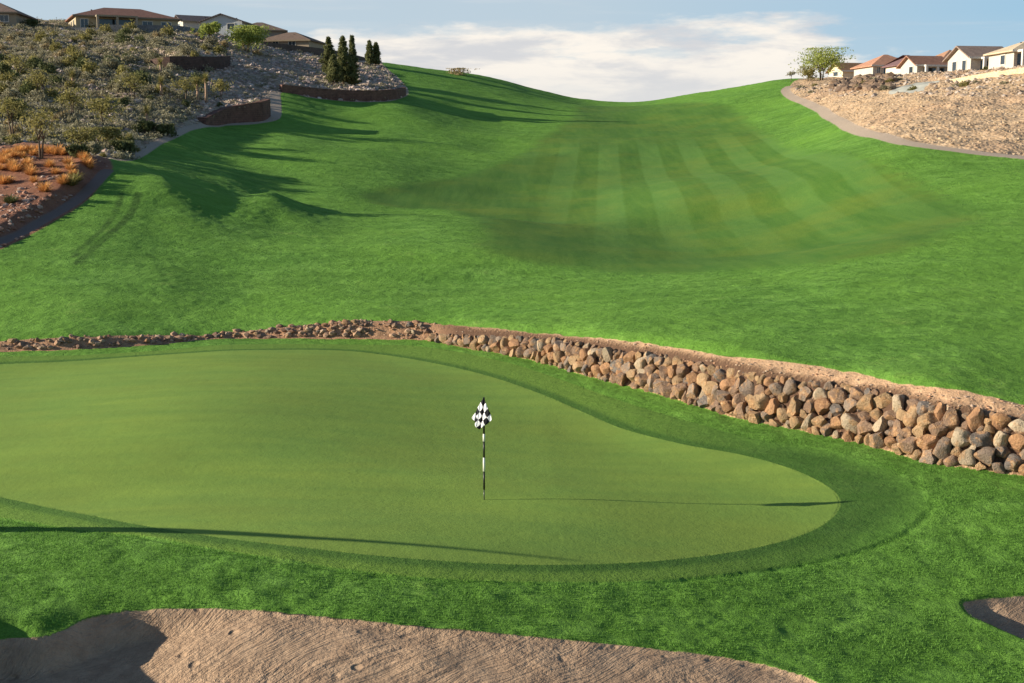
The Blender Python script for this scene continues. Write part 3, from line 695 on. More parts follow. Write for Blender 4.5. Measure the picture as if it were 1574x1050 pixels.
if ev:
    me = bpy.data.meshes.new('small_gap_stones'); me.from_pydata(ev, [], ef); me.materials.append(bmat); me.polygons.foreach_set('use_smooth', [True] * len(me.polygons)); o = link('small_gap_stones', me); o.color = (0.25, 0.19, 0.15, 1); o['kind'] = 'stuff'
# small loose stones at the foot of the dirt bank on the left
stone_px = []
for a_, b_, k in [(2, 30, 3), (40, 75, 3), (88, 130, 6), (130, 230, 7), (280, 345, 5), (350, 450, 7), (450, 545, 12), (548, 600, 3), (602, 660, 8)]:
    for _ in range(k): stone_px.append(rr.uniform(a_, b_))
stone_px.sort()
for k, px_ in enumerate(stone_px):
    bpy_ = float(np.interp(px_, [q[0] for q in base_px], [q[1] for q in base_px])); x_, y_, _ = at_Z(px_, bpy_ - 1, 0); y_ += rr.uniform(0.08, 0.5)
    r_ = rr.uniform(0.07, 0.15); o = bpy.data.objects.new('stone', rr.choice(rocks)); col.objects.link(o)
    o.location = (x_, y_, gz(x_, y_) + r_ * 0.35); o.scale = (r_ * rr.uniform(.9, 1.4), r_, r_ * rr.uniform(.6, .95)); o.rotation_euler = (rr.uniform(-.4, .4), rr.uniform(-.4, .4), rr.uniform(0, 6))
    ck = rr.choice(['brown', 'grey brown', 'dark grey', 'tan', 'orange brown', 'pale cream']); o.color = (*STONE[ck], 1)
    tag(o, "small %s stone at the low dirt bank's foot, %s stone from the left" % (ck, ordn(k + 1)), 'stone', 'loose stones along the low dirt bank')

# ---------------------------------------------------------------- flagstick
def plastic(name, c, rough=0.45):
    return simple_mat(name, c, rough, 0.4, 0.06, 8)
M_black = plastic('black_paint', (0.012, 0.012, 0.012)); M_white = plastic('white_paint', (0.80, 0.80, 0.70)); M_metal = plastic('dark_metal', (0.05, 0.05, 0.05), 0.3)
fx, fy, _ = at_D(744.2, 769, 27.0); fz = gz(fx, fy)
fs = empty('flagstick', (fx, fy, fz)); tag(fs, "black and white banded flagstick with a checkered flag standing in the green", 'flagstick')
def zpx(py): return HC + ray(744.2, py)[2] / ray(744.2, py)[1] * fy - fz
m_ = MB(); m_.tube([(0, 0, -.1), (0, 0, zpx(752.5))], [0.012, 0.012], 8); m_.build('ferrule', M_metal, fs, True)
for nm, a_, b_, mt in [('pole', 752.5, 724.5, M_black), ('band', 724.5, 703.5, M_white), ('pole', 703.5, 678.5, M_black), ('band', 678.5, 667, M_white), ('pole', 667, 611, M_black)]:
    m_ = MB(); rr_ = 0.026 if nm == 'band' else 0.022; m_.tube([(0, 0, zpx(a_)), (0, 0, zpx(b_) + .002)], [rr_, rr_ * .92], 12)
    m_.build('white_band' if nm == 'band' else 'pole', mt, fs, True)
# cloth: hangs from its hoist corner, checks in a 4 x 4 pattern
fm_, t, b = new_mat('checkered_cloth', 0.8, 0.1)
uvn = t.new('ShaderNodeUVMap').outputs[0]; ck_ = t.new('ShaderNodeTexChecker'); t.put(ck_.inputs['Vector'], uvn); ck_.inputs['Scale'].default_value = 4.0
ck_.inputs['Color2'].default_value = (0.015, 0.015, 0.018, 1); ck_.inputs['Color1'].default_value = (0.85, 0.85, 0.85, 1)
t.put(b.inputs['Base Color'], ck_.outputs[0])
n_ = 24; top_ = Vector((0.0, -0.03, zpx(610))); rt = Vector((0.185, -0.20, zpx(642.5))); lf = Vector((-0.255, 0.08, zpx(643.5))); bt = Vector((-0.115, -0.10, zpx(659.5)))
vs = []; uvs = []
for i in range(n_ + 1):
    for j in range(n_ + 1):
        a_, b_ = i / n_, j / n_
        p = top_ * (1 - a_) * (1 - b_) + rt * a_ * (1 - b_) + lf * (1 - a_) * b_ + bt * a_ * b_
        wv = math.sin((a_ - b_) * 9.0 + 1.2) * 0.026 * (a_ + b_) * .7 + math.sin((a_ - b_) * 19) * 0.012
        p = p + Vector((0.022 * math.cos((a_ - b_) * 9.0) * (a_ + b_) * .5, wv, 0.01 * math.sin(a_ * 8 + b_ * 5) * a_ * b_)); vs.append(p); uvs.append((a_ * .999 + .0005, b_ * .999 + .0005))
fcs = [(i * (n_ + 1) + j, (i + 1) * (n_ + 1) + j, (i + 1) * (n_ + 1) + j + 1, i * (n_ + 1) + j + 1) for i in range(n_) for j in range(n_)]
me = bpy.data.meshes.new('flag'); me.from_pydata(vs, [], fcs); me.update(); ul = me.uv_layers.new(name='UVMap')
for l in me.loops: ul.data[l.index].uv = uvs[l.vertex_index]
me.polygons.foreach_set('use_smooth', [True] * len(me.polygons)); me.materials.append(fm_)
fo = link('flag', me, fs); sm = fo.modifiers.new('thick', 'SOLIDIFY'); sm.thickness = 0.004

# ---------------------------------------------------------------- block walls
def block_mat(name, c1, c2, mortar, sc_=1.0, bw=0.45, rh=0.2):
    m, t, b = new_mat(name, 0.9, 0.15)
    p = t.new('ShaderNodeTexCoord').outputs['UV']; br = t.new('ShaderNodeTexBrick'); t.put(br.inputs['Vector'], p)
    br.inputs['Scale'].default_value = sc_; br.inputs['Brick Width'].default_value = bw; br.inputs['Row Height'].default_value = rh; br.inputs['Mortar Size'].default_value = 0.018
    br.inputs['Color1'].default_value = (*c1, 1); br.inputs['Color2'].default_value = (*c2, 1); br.inputs['Mortar'].default_value = (*mortar, 1)
    g = t.new('ShaderNodeNewGeometry').outputs['Position']; n = t.noise(g, 1.5, 5, 0.7)
    t.put(b.inputs['Base Color'], t.mix(t.rng(n, 0.35, 0.7, 0, 0.6), br.outputs[0], tuple(x * 1.7 for x in c2)))
    t.put(b.inputs['Normal'], t.bump(t.math('ADD', br.outputs['Fac'], t.math('MULTIPLY', n, -0.6)), 0.8, 0.04)); return m
def wall_strip(name, pts, th, mat, parent=None):
    """pts: (x, y, z_bottom, z_top); thickness to the far side"""
    vs = []; uv = []; L = 0; ls = []
    for i, p in enumerate(pts):
        a_ = pts[max(i - 1, 0)]; c_ = pts[min(i + 1, len(pts) - 1)]; d = Vector((c_[0] - a_[0], c_[1] - a_[1])).normalized(); n = Vector((-d.y, d.x))
        if i: L += math.hypot(p[0] - pts[i - 1][0], p[1] - pts[i - 1][1])
        ls.append(L)
        vs += [(p[0], p[1], p[2]), (p[0], p[1], p[3]), (p[0] + n.x * th, p[1] + n.y * th, p[3]), (p[0] + n.x * th, p[1] + n.y * th, p[2])]
    fsx = []
    for i in range(len(pts) - 1):
        o = i * 4
        for k in range(4): fsx.append((o + k, o + 4 + k, o + 4 + (k + 1) % 4, o + (k + 1) % 4))
    fsx += [(0, 1, 2, 3), tuple(len(vs) - 4 + k for k in (3, 2, 1, 0))]
    me = bpy.data.meshes.new(name); me.from_pydata(vs, [], fsx); me.update(); ul = me.uv_layers.new(name='UVMap')
    for l in me.loops:
        vi = l.vertex_index; ul.data[l.index].uv = (ls[vi // 4], vs[vi][2] + (0.2 if vi % 4 in (2, 3) else 0))
    me.materials.append(mat); return link(name, me, parent)
M_brick = block_mat('red_block', (0.115, 0.062, 0.048), (0.165, 0.088, 0.066), (0.06, 0.04, 0.035))
M_brickd = block_mat('dark_block', (0.07, 0.045, 0.038), (0.10, 0.062, 0.05), (0.035, 0.028, 0.024))
wl = ["curved red block retaining wall below the pines beside the fairway", "curved red block retaining wall above the cart path bend", "short dark block retaining wall high on the scrub hillside"]
for k, wd in enumerate(WALLS):
    pl = wd['poly']; pts = []
    for i, (x_, y_) in enumerate(pl):
        a_ = pl[max(i - 1, 0)]; c_ = pl[min(i + 1, len(pl) - 1)]; d = Vector((c_[0] - a_[0], c_[1] - a_[1])).normalized(); n = Vector((-d.y, d.x))
        zf = gz(x_ - n.x * .5, y_ - n.y * .5) - .4; zb = gz(x_ + n.x * 0.9, y_ + n.y * 0.9)
        pts.append((x_ - n.x * .38, y_ - n.y * .38, zf, wd['top'][i]))
    o = wall_strip('retaining_wall', pts, 0.95, M_brickd if k == 2 else M_brick); tag(o, wl[k], 'retaining wall')

def line_wall(px_list, th, mat, label, name='garden_wall', cat='wall'):
    """px_list: (px, py_bottom, py_top, D)"""
    q = []
    for a_, b_ in zip(px_list[:-1], px_list[1:]):
        for k in range(4):
            f = k / 4; q.append([a_[i] * (1 - f) + b_[i] * f for i in range(4)])
    q.append(list(px_list[-1])); pts = []
    for px_, yb, yt, D in q:
        x_, y_, zb = at_D(px_, yb, D); _, _, zt = at_D(px_, yt, D); pts.append((x_, y_, min(zb, gz(x_, y_)) - .5, zt))
    return tag(wall_strip(name, pts, th, mat), label, cat)
M_greyw = block_mat('grey_block', (0.13, 0.135, 0.14), (0.17, 0.17, 0.17), (0.10, 0.10, 0.10), 1.0, 0.4, 0.2)
M_palew = block_mat('buff_block', (0.50, 0.40, 0.25), (0.54, 0.435, 0.275), (0.45, 0.36, 0.22), 1.0, 0.4, 0.2)
M_brown = block_mat('brown_block', (0.10, 0.075, 0.06), (0.13, 0.10, 0.08), (0.07, 0.055, 0.045), 1.0, 0.4, 0.2)
line_wall([(166, 52, 38, 192), (200, 51, 38, 192), (276, 51, 39.5, 194), (310, 54, 45, 198)], 0.2, M_greyw, "dark grey block garden wall in front of the big hilltop house")
line_wall([(60, 50, 41, 193), (110, 50, 42, 192), (164, 52, 43, 191.5)], 0.2, M_greyw, "low grey wall left of the dark garden wall on the hilltop")
line_wall([(402, 80, 64, 205), (440, 84, 68, 208), (500, 92, 75, 212), (530, 96, 80, 214), (564, 102, 89, 217)], 0.2, M_brown, "long dark brown perimeter wall stepping down behind the pines")
line_wall([(1459, 130, 122.5, 141), (1500, 130, 114.5, 137), (1574, 128, 103.5, 131), (1640, 128, 97, 127)], 0.3, M_palew, "sunlit buff yellow retaining wall below the white houses", 'retaining_wall', 'retaining wall')
line_wall([(1441, 126, 112, 163), (1467, 126, 111, 160)], 0.3, M_greyw, "short shaded grey wall at the left end of the buff wall")

# ---------------------------------------------------------------- houses
M_glass, t, b = new_mat('window_glass', 0.08, 0.6); b.inputs['Base Color'].default_value = (0.03, 0.04, 0.05, 1)
M_trim = simple_mat('white_trim', (0.60, 0.57, 0.50), 0.7, 0.2, 0.05)
M_dark = simple_mat('patio_dark', (0.05, 0.05, 0.055), 0.8, 0.2, 0.2)
_cache = {}
def stucco(c):
    if c not in _cache: _cache[c] = simple_mat('stucco', c, 0.9, 0.15, 0.07, 0.8, 0.01, 30)
    return _cache[c]
def tiles(c):
    if ('r', c) in _cache: return _cache[('r', c)]
    m, t, b = new_mat('roof_tile', 0.85, 0.2); p = t.new('ShaderNodeTexCoord').outputs['Object']
    wv = t.new('ShaderNodeTexWave', wave_type='BANDS', bands_direction='Z'); t.put(wv.inputs['Vector'], p); wv.inputs['Scale'].default_value = 2.6; wv.inputs['Distortion'].default_value = 1.0
    wx = t.new('ShaderNodeTexWave', wave_type='BANDS', bands_direction='DIAGONAL'); t.put(wx.inputs['Vector'], t.mapping(p, (1, 1, 0))); wx.inputs['Scale'].default_value = 1.5
    n = t.noise(p, 2.0, 5, 0.7)
    cc = t.mix(t.rng(n, 0.3, 0.7), tuple(x * .72 for x in c), tuple(min(1, x * 1.3) for x in c)); cc = t.mix(t.math('MULTIPLY', wv.outputs['Fac'], 0.35), cc, tuple(x * .5 for x in c))
    t.put(b.inputs['Base Color'], cc); t.put(b.inputs['Normal'], t.bump(t.math('ADD', wv.outputs['Fac'], wx.outputs['Fac']), 0.6, 0.04)); _cache[('r', c)] = m; return m
def roof_mb(kind, Lx, Wy, rise, z, ov=0.5, hipk=1.0, th=0.16):
    a_, c_ = Lx / 2 + ov, Wy / 2 + ov; m = MB(); r0 = z - th - ov * rise / (Wy / 2) * .6; r1 = z + rise
    rx = a_ - (c_ * hipk if kind == 'hip' else 0)
    lo = [(-a_, -c_, r0), (a_, -c_, r0), (a_, c_, r0), (-a_, c_, r0)]; hi = [(x_, y_, zz_ + th) for x_, y_, zz_ in lo]; rg = [(-rx, 0, r1 + th), (rx, 0, r1 + th)]
    if kind == 'hip':
        m.add(lo + hi + rg, [(3, 2, 1, 0), (0, 1, 5, 4), (1, 2, 6, 5), (2, 3, 7, 6), (3, 0, 4, 7), (4, 5, 9, 8), (6, 7, 8, 9), (5, 6, 9), (7, 4, 8)])
    else:
        lr = [(-rx, 0, r1), (rx, 0, r1)]
        m.add(lo + hi + rg + lr, [(0, 1, 11, 10), (2, 3, 10, 11), (4, 5, 9, 8), (6, 7, 8, 9), (0, 4, 5, 1), (2, 6, 7, 3), (0, 10, 8, 4), (3, 7, 8, 10), (1, 5, 9, 11), (2, 11, 9, 6)])
    return m
def house(name, label, px_, py_, D, rz, Lx, Wy, hw, rise, kind, wc, rc, windows=(), patio=None, vents=((.2, .3),), hipk=1.0, cat='house', wings=()):
    x_, y_, z_ = at_D(px_, py_, D); h = empty(name, (x_, y_, z_), R(rz)); tag(h, label, cat)
    m = MB(); m.box(-Lx / 2, Lx / 2, -Wy / 2, Wy / 2, -4, hw)
    if kind == 'gable':
        for sx_ in (-1, 1):
            X0 = sx_ * Lx / 2; X1 = X0 - sx_ * .2
            m.add([(X0, -Wy / 2, hw), (X0, Wy / 2, hw), (X0, 0, hw + rise), (X1, -Wy / 2, hw), (X1, Wy / 2, hw), (X1, 0, hw + rise)], [(0, 1, 2), (3, 5, 4), (0, 2, 5, 3), (1, 4, 5, 2)])
    m.build('wall', stucco(wc), h)
    rf = roof_mb(kind, Lx, Wy, rise, hw + .002, 0.5, hipk).build('roof', tiles(rc), h)
    for vx, vy in vents:
        v = MB(); zz_ = hw + rise * .45; v.tube([(vx * Lx / 2, -vy * Wy / 2, zz_), (vx * Lx / 2, -vy * Wy / 2, hw + rise * .6 + .35)], .12, 8); v.build('vent_pipe', M_dark, rf)
    f_ = MB(); f_.box(-Lx / 2 - .48, Lx / 2 + .48, -Wy / 2 - .56, -Wy / 2 - .505, hw - .30, hw - .06); f_.build('fascia', M_trim if px_ > 1000 else stucco((0.24, 0.19, 0.13)), h)
    for side, a_, b_, z0, z1 in windows:        # side: 'f' front (-y), 'l' left (-x)
        fr = MB(); pn = MB()
        if side == 'f':
            y0 = -Wy / 2
            fr.box(a_ - .1, a_, y0 - .06, y0 + .02, z0 - .1, z1 + .1); fr.box(b_, b_ + .1, y0 - .06, y0 + .02, z0 - .1, z1 + .1); fr.box(a_, b_, y0 - .06, y0 + .02, z0 - .1, z0); fr.box(a_, b_, y0 - .06, y0 + .02, z1, z1 + .1)
            fr.box((a_ + b_) / 2 - .03, (a_ + b_) / 2 + .03, y0 - .05, y0 + .02, z0, z1); pn.box(a_, b_, y0 - .02, y0 + .03, z0, z1)
        else:
            x0 = -Lx / 2
            fr.box(x0 - .06, x0 + .02, a_ - .1, a_, z0 - .1, z1 + .1); fr.box(x0 - .06, x0 + .02, b_, b_ + .1, z0 - .1, z1 + .1); fr.box(x0 - .06, x0 + .02, a_, b_, z0 - .1, z0); fr.box(x0 - .06, x0 + .02, a_, b_, z1, z1 + .1)
            pn.box(x0 - .02, x0 + .03, a_, b_, z0, z1)
        wf = fr.build('window', M_trim, h); pn.build('pane', M_glass, wf)
    if patio:
        a_, b_, dep, npost = patio; cv_ = MB(); y0 = -Wy / 2
        cv_.box(a_, b_, y0 - dep, y0 - .57, hw - .35, hw - .1); cv_.build('patio_roof', M_trim if px_ > 1000 else stucco((0.30, 0.25, 0.17)), h)
        bk = MB(); bk.box(a_ + .3, b_ - .3, y0 - .03, y0 + .02, 0.1, hw - .5); bk.build('patio_door', M_glass, h)
        for k in range(npost):
            xx_ = a_ + .2 + (b_ - a_ - .4) * k / max(npost - 1, 1); ps = MB(); ps.box(xx_ - .17, xx_ + .17, y0 - dep + .05, y0 - dep + .39, -4, hw - .352); ps.build('post', M_trim if px_ > 1000 else stucco((0.34, 0.28, 0.20)), h)
    return h
cream = (0.44, 0.37, 0.24); whitec = (0.50, 0.465, 0.40); greyc = (0.50, 0.52, 0.52)
redb = (0.27, 0.14, 0.10); brownr = (0.22, 0.155, 0.12); darkr = (0.13, 0.11, 0.11); salmon = (0.52, 0.27, 0.17); paler = (0.62, 0.50, 0.34); purp = (0.20, 0.12, 0.12)
house('hilltop_house', "large cream house with a reddish brown hip roof on top of the scrub hill", 190, 58, 203, 25, 15.0, 9.5, 2.75, 1.5, 'hip', cream, redb,
      [('l', -2.6, -1.6, 0.9, 2.1), ('l', 0.2, 1.2, .9, 2.1), ('l', 2.6, 3.4, .9, 2.1), ('f', -6.8, -5.8, .6, 2.1), ('f', 2.2, 3.6, .9, 2.1), ('f', 5, 6.4, .9, 2.1)], (-4.8, 1.2, 2.2, 3), ((-.62, .1), (-.02, -.1)))
house('hilltop_house', "house with a grey brown hip roof cut by the left edge of the picture", -18, 46, 196, 4, 11, 9, 2.2, 2.0, 'hip', (0.30, 0.25, 0.18), brownr, [('f', 1, 2.4, .8, 1.7), ('f', 3.2, 4.4, .8, 1.7)])
house('hilltop_house', "white gabled house with dark roof between the big house and the yellow green trees", 307, 52, 236, 28, 7.5, 6.5, 1.9, 1.1, 'gable', whitec, darkr, [('l', -1, 0.4, .7, 1.5), ('f', 0, 1.4, .7, 1.6)])
house('hilltop_house', "grey house with a pointed gable facing the course behind the yellow green trees", 353, 56, 222, 84, 8, 7, 2.1, 1.1, 'gable', greyc, darkr, [('l', -2.2, -1.0, .8, 1.7), ('l', 1.0, 2.2, .8, 1.7)])
house('hilltop_house', "house with a dark brown roof right of the grey gabled house", 400, 66, 240, 10, 9, 8, 2.0, 1.5, 'hip', (0.35, 0.30, 0.24), brownr, [('f', -2, -1, .8, 1.7)])
house('hilltop_house', "low house with a sloping brown roof at the downhill end of the left row", 449, 79, 236, -12, 9.5, 8, 1.7, 1.5, 'hip', (0.35, 0.28, 0.2), (0.20, 0.14, 0.105), [('f', -2, -1, .7, 1.4), ('f', 1, 2.2, .7, 1.4)])
house('row_house', "cream gabled house with a brown roof, leftmost of the right hand row", 1312, 121, 232, 14, 7, 5, 1.3, 1.3, 'gable', (0.72, 0.60, 0.42), (0.30, 0.17, 0.09), [('f', 0, 1, .5, 1.1), ('l', -.8, .8, .4, 1.1)], None, ())
house('row_house', "white house with a salmon tile hip roof in the right hand row", 1360, 120, 214, 10, 7.6, 7, 1.9, 1.7, 'hip', whitec, salmon, [('f', -3.1, -2.6, .3, 1.5), ('f', -2, -1.2, .3, 1.5), ('f', -.4, .4, .3, 1.5), ('f', 1.4, 2.2, .3, 1.5)], None, ((.5, .1),))
house('row_house', "house with a dark purple brown hip roof beside the small white gable", 1391, 120, 201, 10, 4.0, 5, 2.0, 1.3, 'hip', (0.66, 0.58, 0.45), purp, [('f', -1.2, 0, .6, 1.5)])
house('row_house', "white gabled house with a red brown roof and cream porch in the right hand row", 1419, 119, 186, 12, 4.6, 4.6, 1.65, 1.2, 'gable', whitec, (0.34, 0.18, 0.12), [('l', -1.2, -.2, .4, 1.4)], (-1.6, 2.2, 1.2, 3), ())
house('row_house', "house with an orange brown roof behind the largest white gable", 1458, 114, 206, 12, 6, 6, 2.0, 1.6, 'hip', (0.66, 0.50, 0.33), (0.46, 0.26, 0.16), [('f', -1, .2, .5, 1.4)])
house('row_house', "tall white gabled house with a grey brown roof above the buff wall", 1503, 116, 164, 9, 5.2, 5.8, 2.1, 1.35, 'gable', whitec, (0.30, 0.22, 0.175), [('l', -1.8, -.9, .5, 1.7), ('l', .6, 1.6, .5, 1.7)], (-1.6, 2.5, 1.4, 3), ((0.3, .05),))
house('row_house', "pale roofed house with a white posted patio at the right edge of the picture", 1580, 108, 150, 6, 6.6, 6, 2.1, 1.1, 'hip', whitec, paler, [('l', -1, 0, .6, 1.6)], (-3.2, 2.8, 1.8, 4), ((-.35, .1),))

# ---------------------------------------------------------------- vegetation
M_bark = simple_mat('bark', (0.16, 0.115, 0.08), 0.95, 0.1, 0.35, 6, 0.01)
M_pink = simple_mat('pale_bark', (0.40, 0.27, 0.19), 0.95, 0.1, 0.3, 6, 0.01)
L_pine = leaf_mat('pine_needles', (0.08, 0.095, 0.035), (0.25, 0.25, 0.095), .35)
L_lime = leaf_mat('yellow_green_leaves', (0.20, 0.26, 0.05), (0.52, 0.55, 0.15), .45)
L_olive = leaf_mat('olive_leaves', (0.15, 0.145, 0.04), (0.42, 0.36, 0.13), .4)
L_sage = leaf_mat('sage_leaves', (0.15, 0.14, 0.08), (0.52, 0.47, 0.30), .3)
L_green = leaf_mat('dark_green_leaves', (0.065, 0.085, 0.032), (0.20, 0.21, 0.08), .3)
L_straw = leaf_mat('dry_straw', (0.22, 0.16, 0.07), (0.55, 0.44, 0.24), .2)
L_orange = leaf_mat('orange_grass', (0.45, 0.20, 0.06), (0.95, 0.56, 0.20), .3)

def pine(label, px_, yb, yt, wpx, D=None, dens=1.0):
    x_, y_ = pick(px_, yb); z_ = gz(x_, y_)
    if D: x_, y_, z_ = at_D(px_, yb, D)
    _, _, zt = at_D(px_, yt, y_); h = zt - z_; wd = wpx * 1.2 / F * y_
    rs = np.random.RandomState(int(px_ * 7 + yb)); root = empty('pine_tree', (x_, y_, z_ - .1), rs.rand() * 6); tag(root, label, 'pine tree', 'pines by the terrace wall')
    m = MB(); m.tube([(0, 0, -.4), (0.03, 0, h * .5), (0, 0, h * .96)], [h * .022, h * .013, .01], 8)
    cs = []; ts = []
    nl = int(13 + h * 1.5)
    for k in range(nl):
        f = (k + .5) / nl; zc = h * (0.10 + 0.87 * f); rad = wd / 2 * (1 - f) ** 0.85 * (0.70 + .55 * rs.rand()) + .06
        for q in range(7):
            an = rs.rand() * 6.28; rl = rad * (0.55 + 0.55 * rs.rand()); tip = np.array([math.cos(an) * rl, math.sin(an) * rl, zc + rl * .35])
            m.tube([(0, 0, zc - .05), tuple(tip)], [.02, .006], 4)
            for s_ in range(int(9 * dens)):
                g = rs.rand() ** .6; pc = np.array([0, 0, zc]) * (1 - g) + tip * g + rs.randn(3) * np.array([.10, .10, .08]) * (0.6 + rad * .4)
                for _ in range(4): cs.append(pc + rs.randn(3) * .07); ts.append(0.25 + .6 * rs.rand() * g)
    m.build('trunk', M_bark, root, True)
    link('crown', leaf_mesh('crown', cs, ts, 0.10, L_pine, rs, 2.2), root); return root
pine("slender dark pine, leftmost of the tall pines on the terrace", 506, 122, 55, 24)
pine("tallest dark pine in the middle of the terrace clump", 528, 131, 54, 27)
pine("thin pine just right of the tallest pine on the terrace", 542, 118, 53, 16)
pine("short broad pine low at the left side of the terrace clump", 513, 131, 84, 30, None, .8)
pine("short bushy pine at the right foot of the terrace clump", 540, 133, 92, 22, None, .8)
pine("small pine on the grass shoulder, left one of the pair", 568, 100, 62, 14)
pine("small pine on the grass shoulder, right one of the pair", 578, 101, 65, 15)

def broad(name, label, px_, yb, yt, wpx, leafm, cat='tree', group=None, D=None, nleaf=1500, ls=0.12, stems=2, lobes=9, trunkf=0.35, barkm=None, droop=0.0, gap=1.0, sink=0.1):
    if D: x_, y_, z_ = at_D(px_, yb, D)
    else: x_, y_ = pick(px_, yb); z_ = gz(x_, y_)
    _, _, zt = at_D(px_, yt, y_); h = zt - z_; wd = wpx / F * y_
    rs = np.random.RandomState(int(abs(px_) * 13 + yb * 3)); root = empty(name, (x_, y_, z_ - sink)); tag(root, label, cat, group)
    m = MB(); cs = []; ts = []
    cen = []
    for k in range(lobes):
        an = 6.28 * (k + rs.rand() * .7) / lobes; rl = wd / 2 * (0.2 + 0.52 * rs.rand()); cen.append(np.array([math.cos(an) * rl, math.sin(an) * rl * .8, h * (trunkf + (0.90 - trunkf) * (0.35 + .62 * rs.rand()))]))
    for s_ in range(stems):
        bx_ = (rs.rand() - .5) * wd * .12; by_ = (rs.rand() - .5) * wd * .1
        fk = np.array([bx_ * 2 + (rs.rand() - .5) * wd * .12, by_ * 2, h * trunkf * (0.9 + .3 * rs.rand())])
        m.tube([(bx_, by_, -.3), tuple(fk * np.array([.6, .6, .55])), tuple(fk)], [h * .022 + .02, h * .017 + .015, h * .012 + .01], 7)
        for c_ in cen[s_::stems]:
            md = (fk + c_) / 2 + np.array([0, 0, .05 * h]) + rs.randn(3) * .03 * h
            m.tube([tuple(fk), tuple(md), tuple(c_)], [h * .011 + .008, h * .007 + .006, .006], 5)
    for c_ in cen:
        nr = nleaf // lobes; r_ = wd * (0.13 + .10 * rs.rand())
        sub = [c_ + rs.randn(3) * r_ * np.array([.8, .8, .55]) for _ in range(9)]
        for s_ in sub:
            tn = 0.25 + .5 * rs.rand(); k = nr // 9
            p_ = s_ + rs.randn(k, 3) * r_ * 0.30 * gap; cs += list(p_); ts += [tn] * k
    cs = np.array(cs); cs[:, 2] = np.clip(cs[:, 2], 0.08 * h, h * 1.03)
    m.build('trunk', barkm or M_bark, root, True)
    link('crown', leaf_mesh('crown', cs, ts, ls, leafm, rs, 1.7, droop), root); return root
broad('palo_verde_tree', "smaller yellow green tree in front of the grey gable", 324, 64, 34, 30, L_lime, nleaf=2200, ls=.11, lobes=10, trunkf=.3)
broad('palo_verde_tree', "wide bright yellow green tree at the head of the grey rock slope", 381, 80, 41, 56, L_lime, nleaf=4200, ls=.11, lobes=16, trunkf=.22, stems=4, droop=.6)
broad('palo_verde_tree', "tall airy yellow green tree beside the right hand houses", 1263, 123, 75, 66, L_lime, nleaf=3600, ls=.10, lobes=20, stems=3, trunkf=.30, gap=1.5)
broad('palo_verde_tree', "thin leafy shrub tree at the left foot of the airy yellow green tree", 1242, 124, 102, 28, L_olive, nleaf=900, ls=.10, lobes=8, trunkf=.2, stems=2)
broad('bare_tree', "tiny sparse tree alone on the green crest left of the airy tree", 1215, 126, 105, 15, L_sage, nleaf=260, ls=.07, lobes=6, stems=1, trunkf=.45)
broad('conifer_bush', "dark pointed bush beside the house at the left picture edge", 51, 46, 28, 14, L_green, 'bush', D=194, nleaf=1800, ls=.10, lobes=8, trunkf=.1, stems=1)
broad('dry_shrub', "low golden shrub on the skyline of the green crest", 706, 115, 105, 42, L_straw, 'shrub', nleaf=900, ls=.09, lobes=10, stems=3, trunkf=.1)
tr = [(62, 243, 165, 56, "tall spindly olive tree at the back edge of the orange grass mound", 800), (20, 212, 150, 52, "olive tree near the left picture edge above the orange grass", 1100), (112, 178, 136, 50, "olive tree low on the hill left of its middle", 1100),
      (160, 192, 152, 50, "rounded olive tree near the middle of the scrub hillside", 1300), (168, 222, 196, 50, "bushy olive tree at the foot of the hill above the path end", 1700),
      (128, 228, 196, 50, "low olive tree just behind the right part of the orange grass", 1200), (285, 158, 118, 40, "olive tree left of the pink trunked yuccas", 900), (205, 152, 112, 42, "small olive tree in the centre of the upper hillside", 1000),
      (60, 152, 108, 46, "grey olive tree in the left middle of the hillside", 1000), (28, 118, 84, 40, "small olive tree high at the left of the hillside", 900), (340, 152, 122, 34, "low olive tree right of the yuccas", 900)]
for a_ in tr: broad('desert_tree', a_[4], a_[0], a_[1], a_[2], a_[3], L_olive, group='olive trees scattered on the scrub hill', nleaf=int(a_[5] * .6), ls=.085, lobes=8, stems=2, trunkf=.42, gap=1.35)
shrub_b = [(193, 236, 216, 32, "dark green bush by the end of the path"), (122, 240, 222, 26, "dark bush at the right back corner of the mound"), (255, 208, 190, 28, "dark bush beside the lower path"), (146, 240, 218, 20, "pale spiky bush at the right corner of the mound"), (226, 204, 186, 26, "blackish bush left of the pale rocks")]
for a_ in shrub_b: broad('desert_bush', a_[4], a_[0], a_[1], a_[2], a_[3], L_green if 'dark' in a_[4] or 'black' in a_[4] else L_sage, 'bush', 'larger bushes at the foot of the hill', nleaf=1500, ls=.09, lobes=9, stems=2, trunkf=.1)

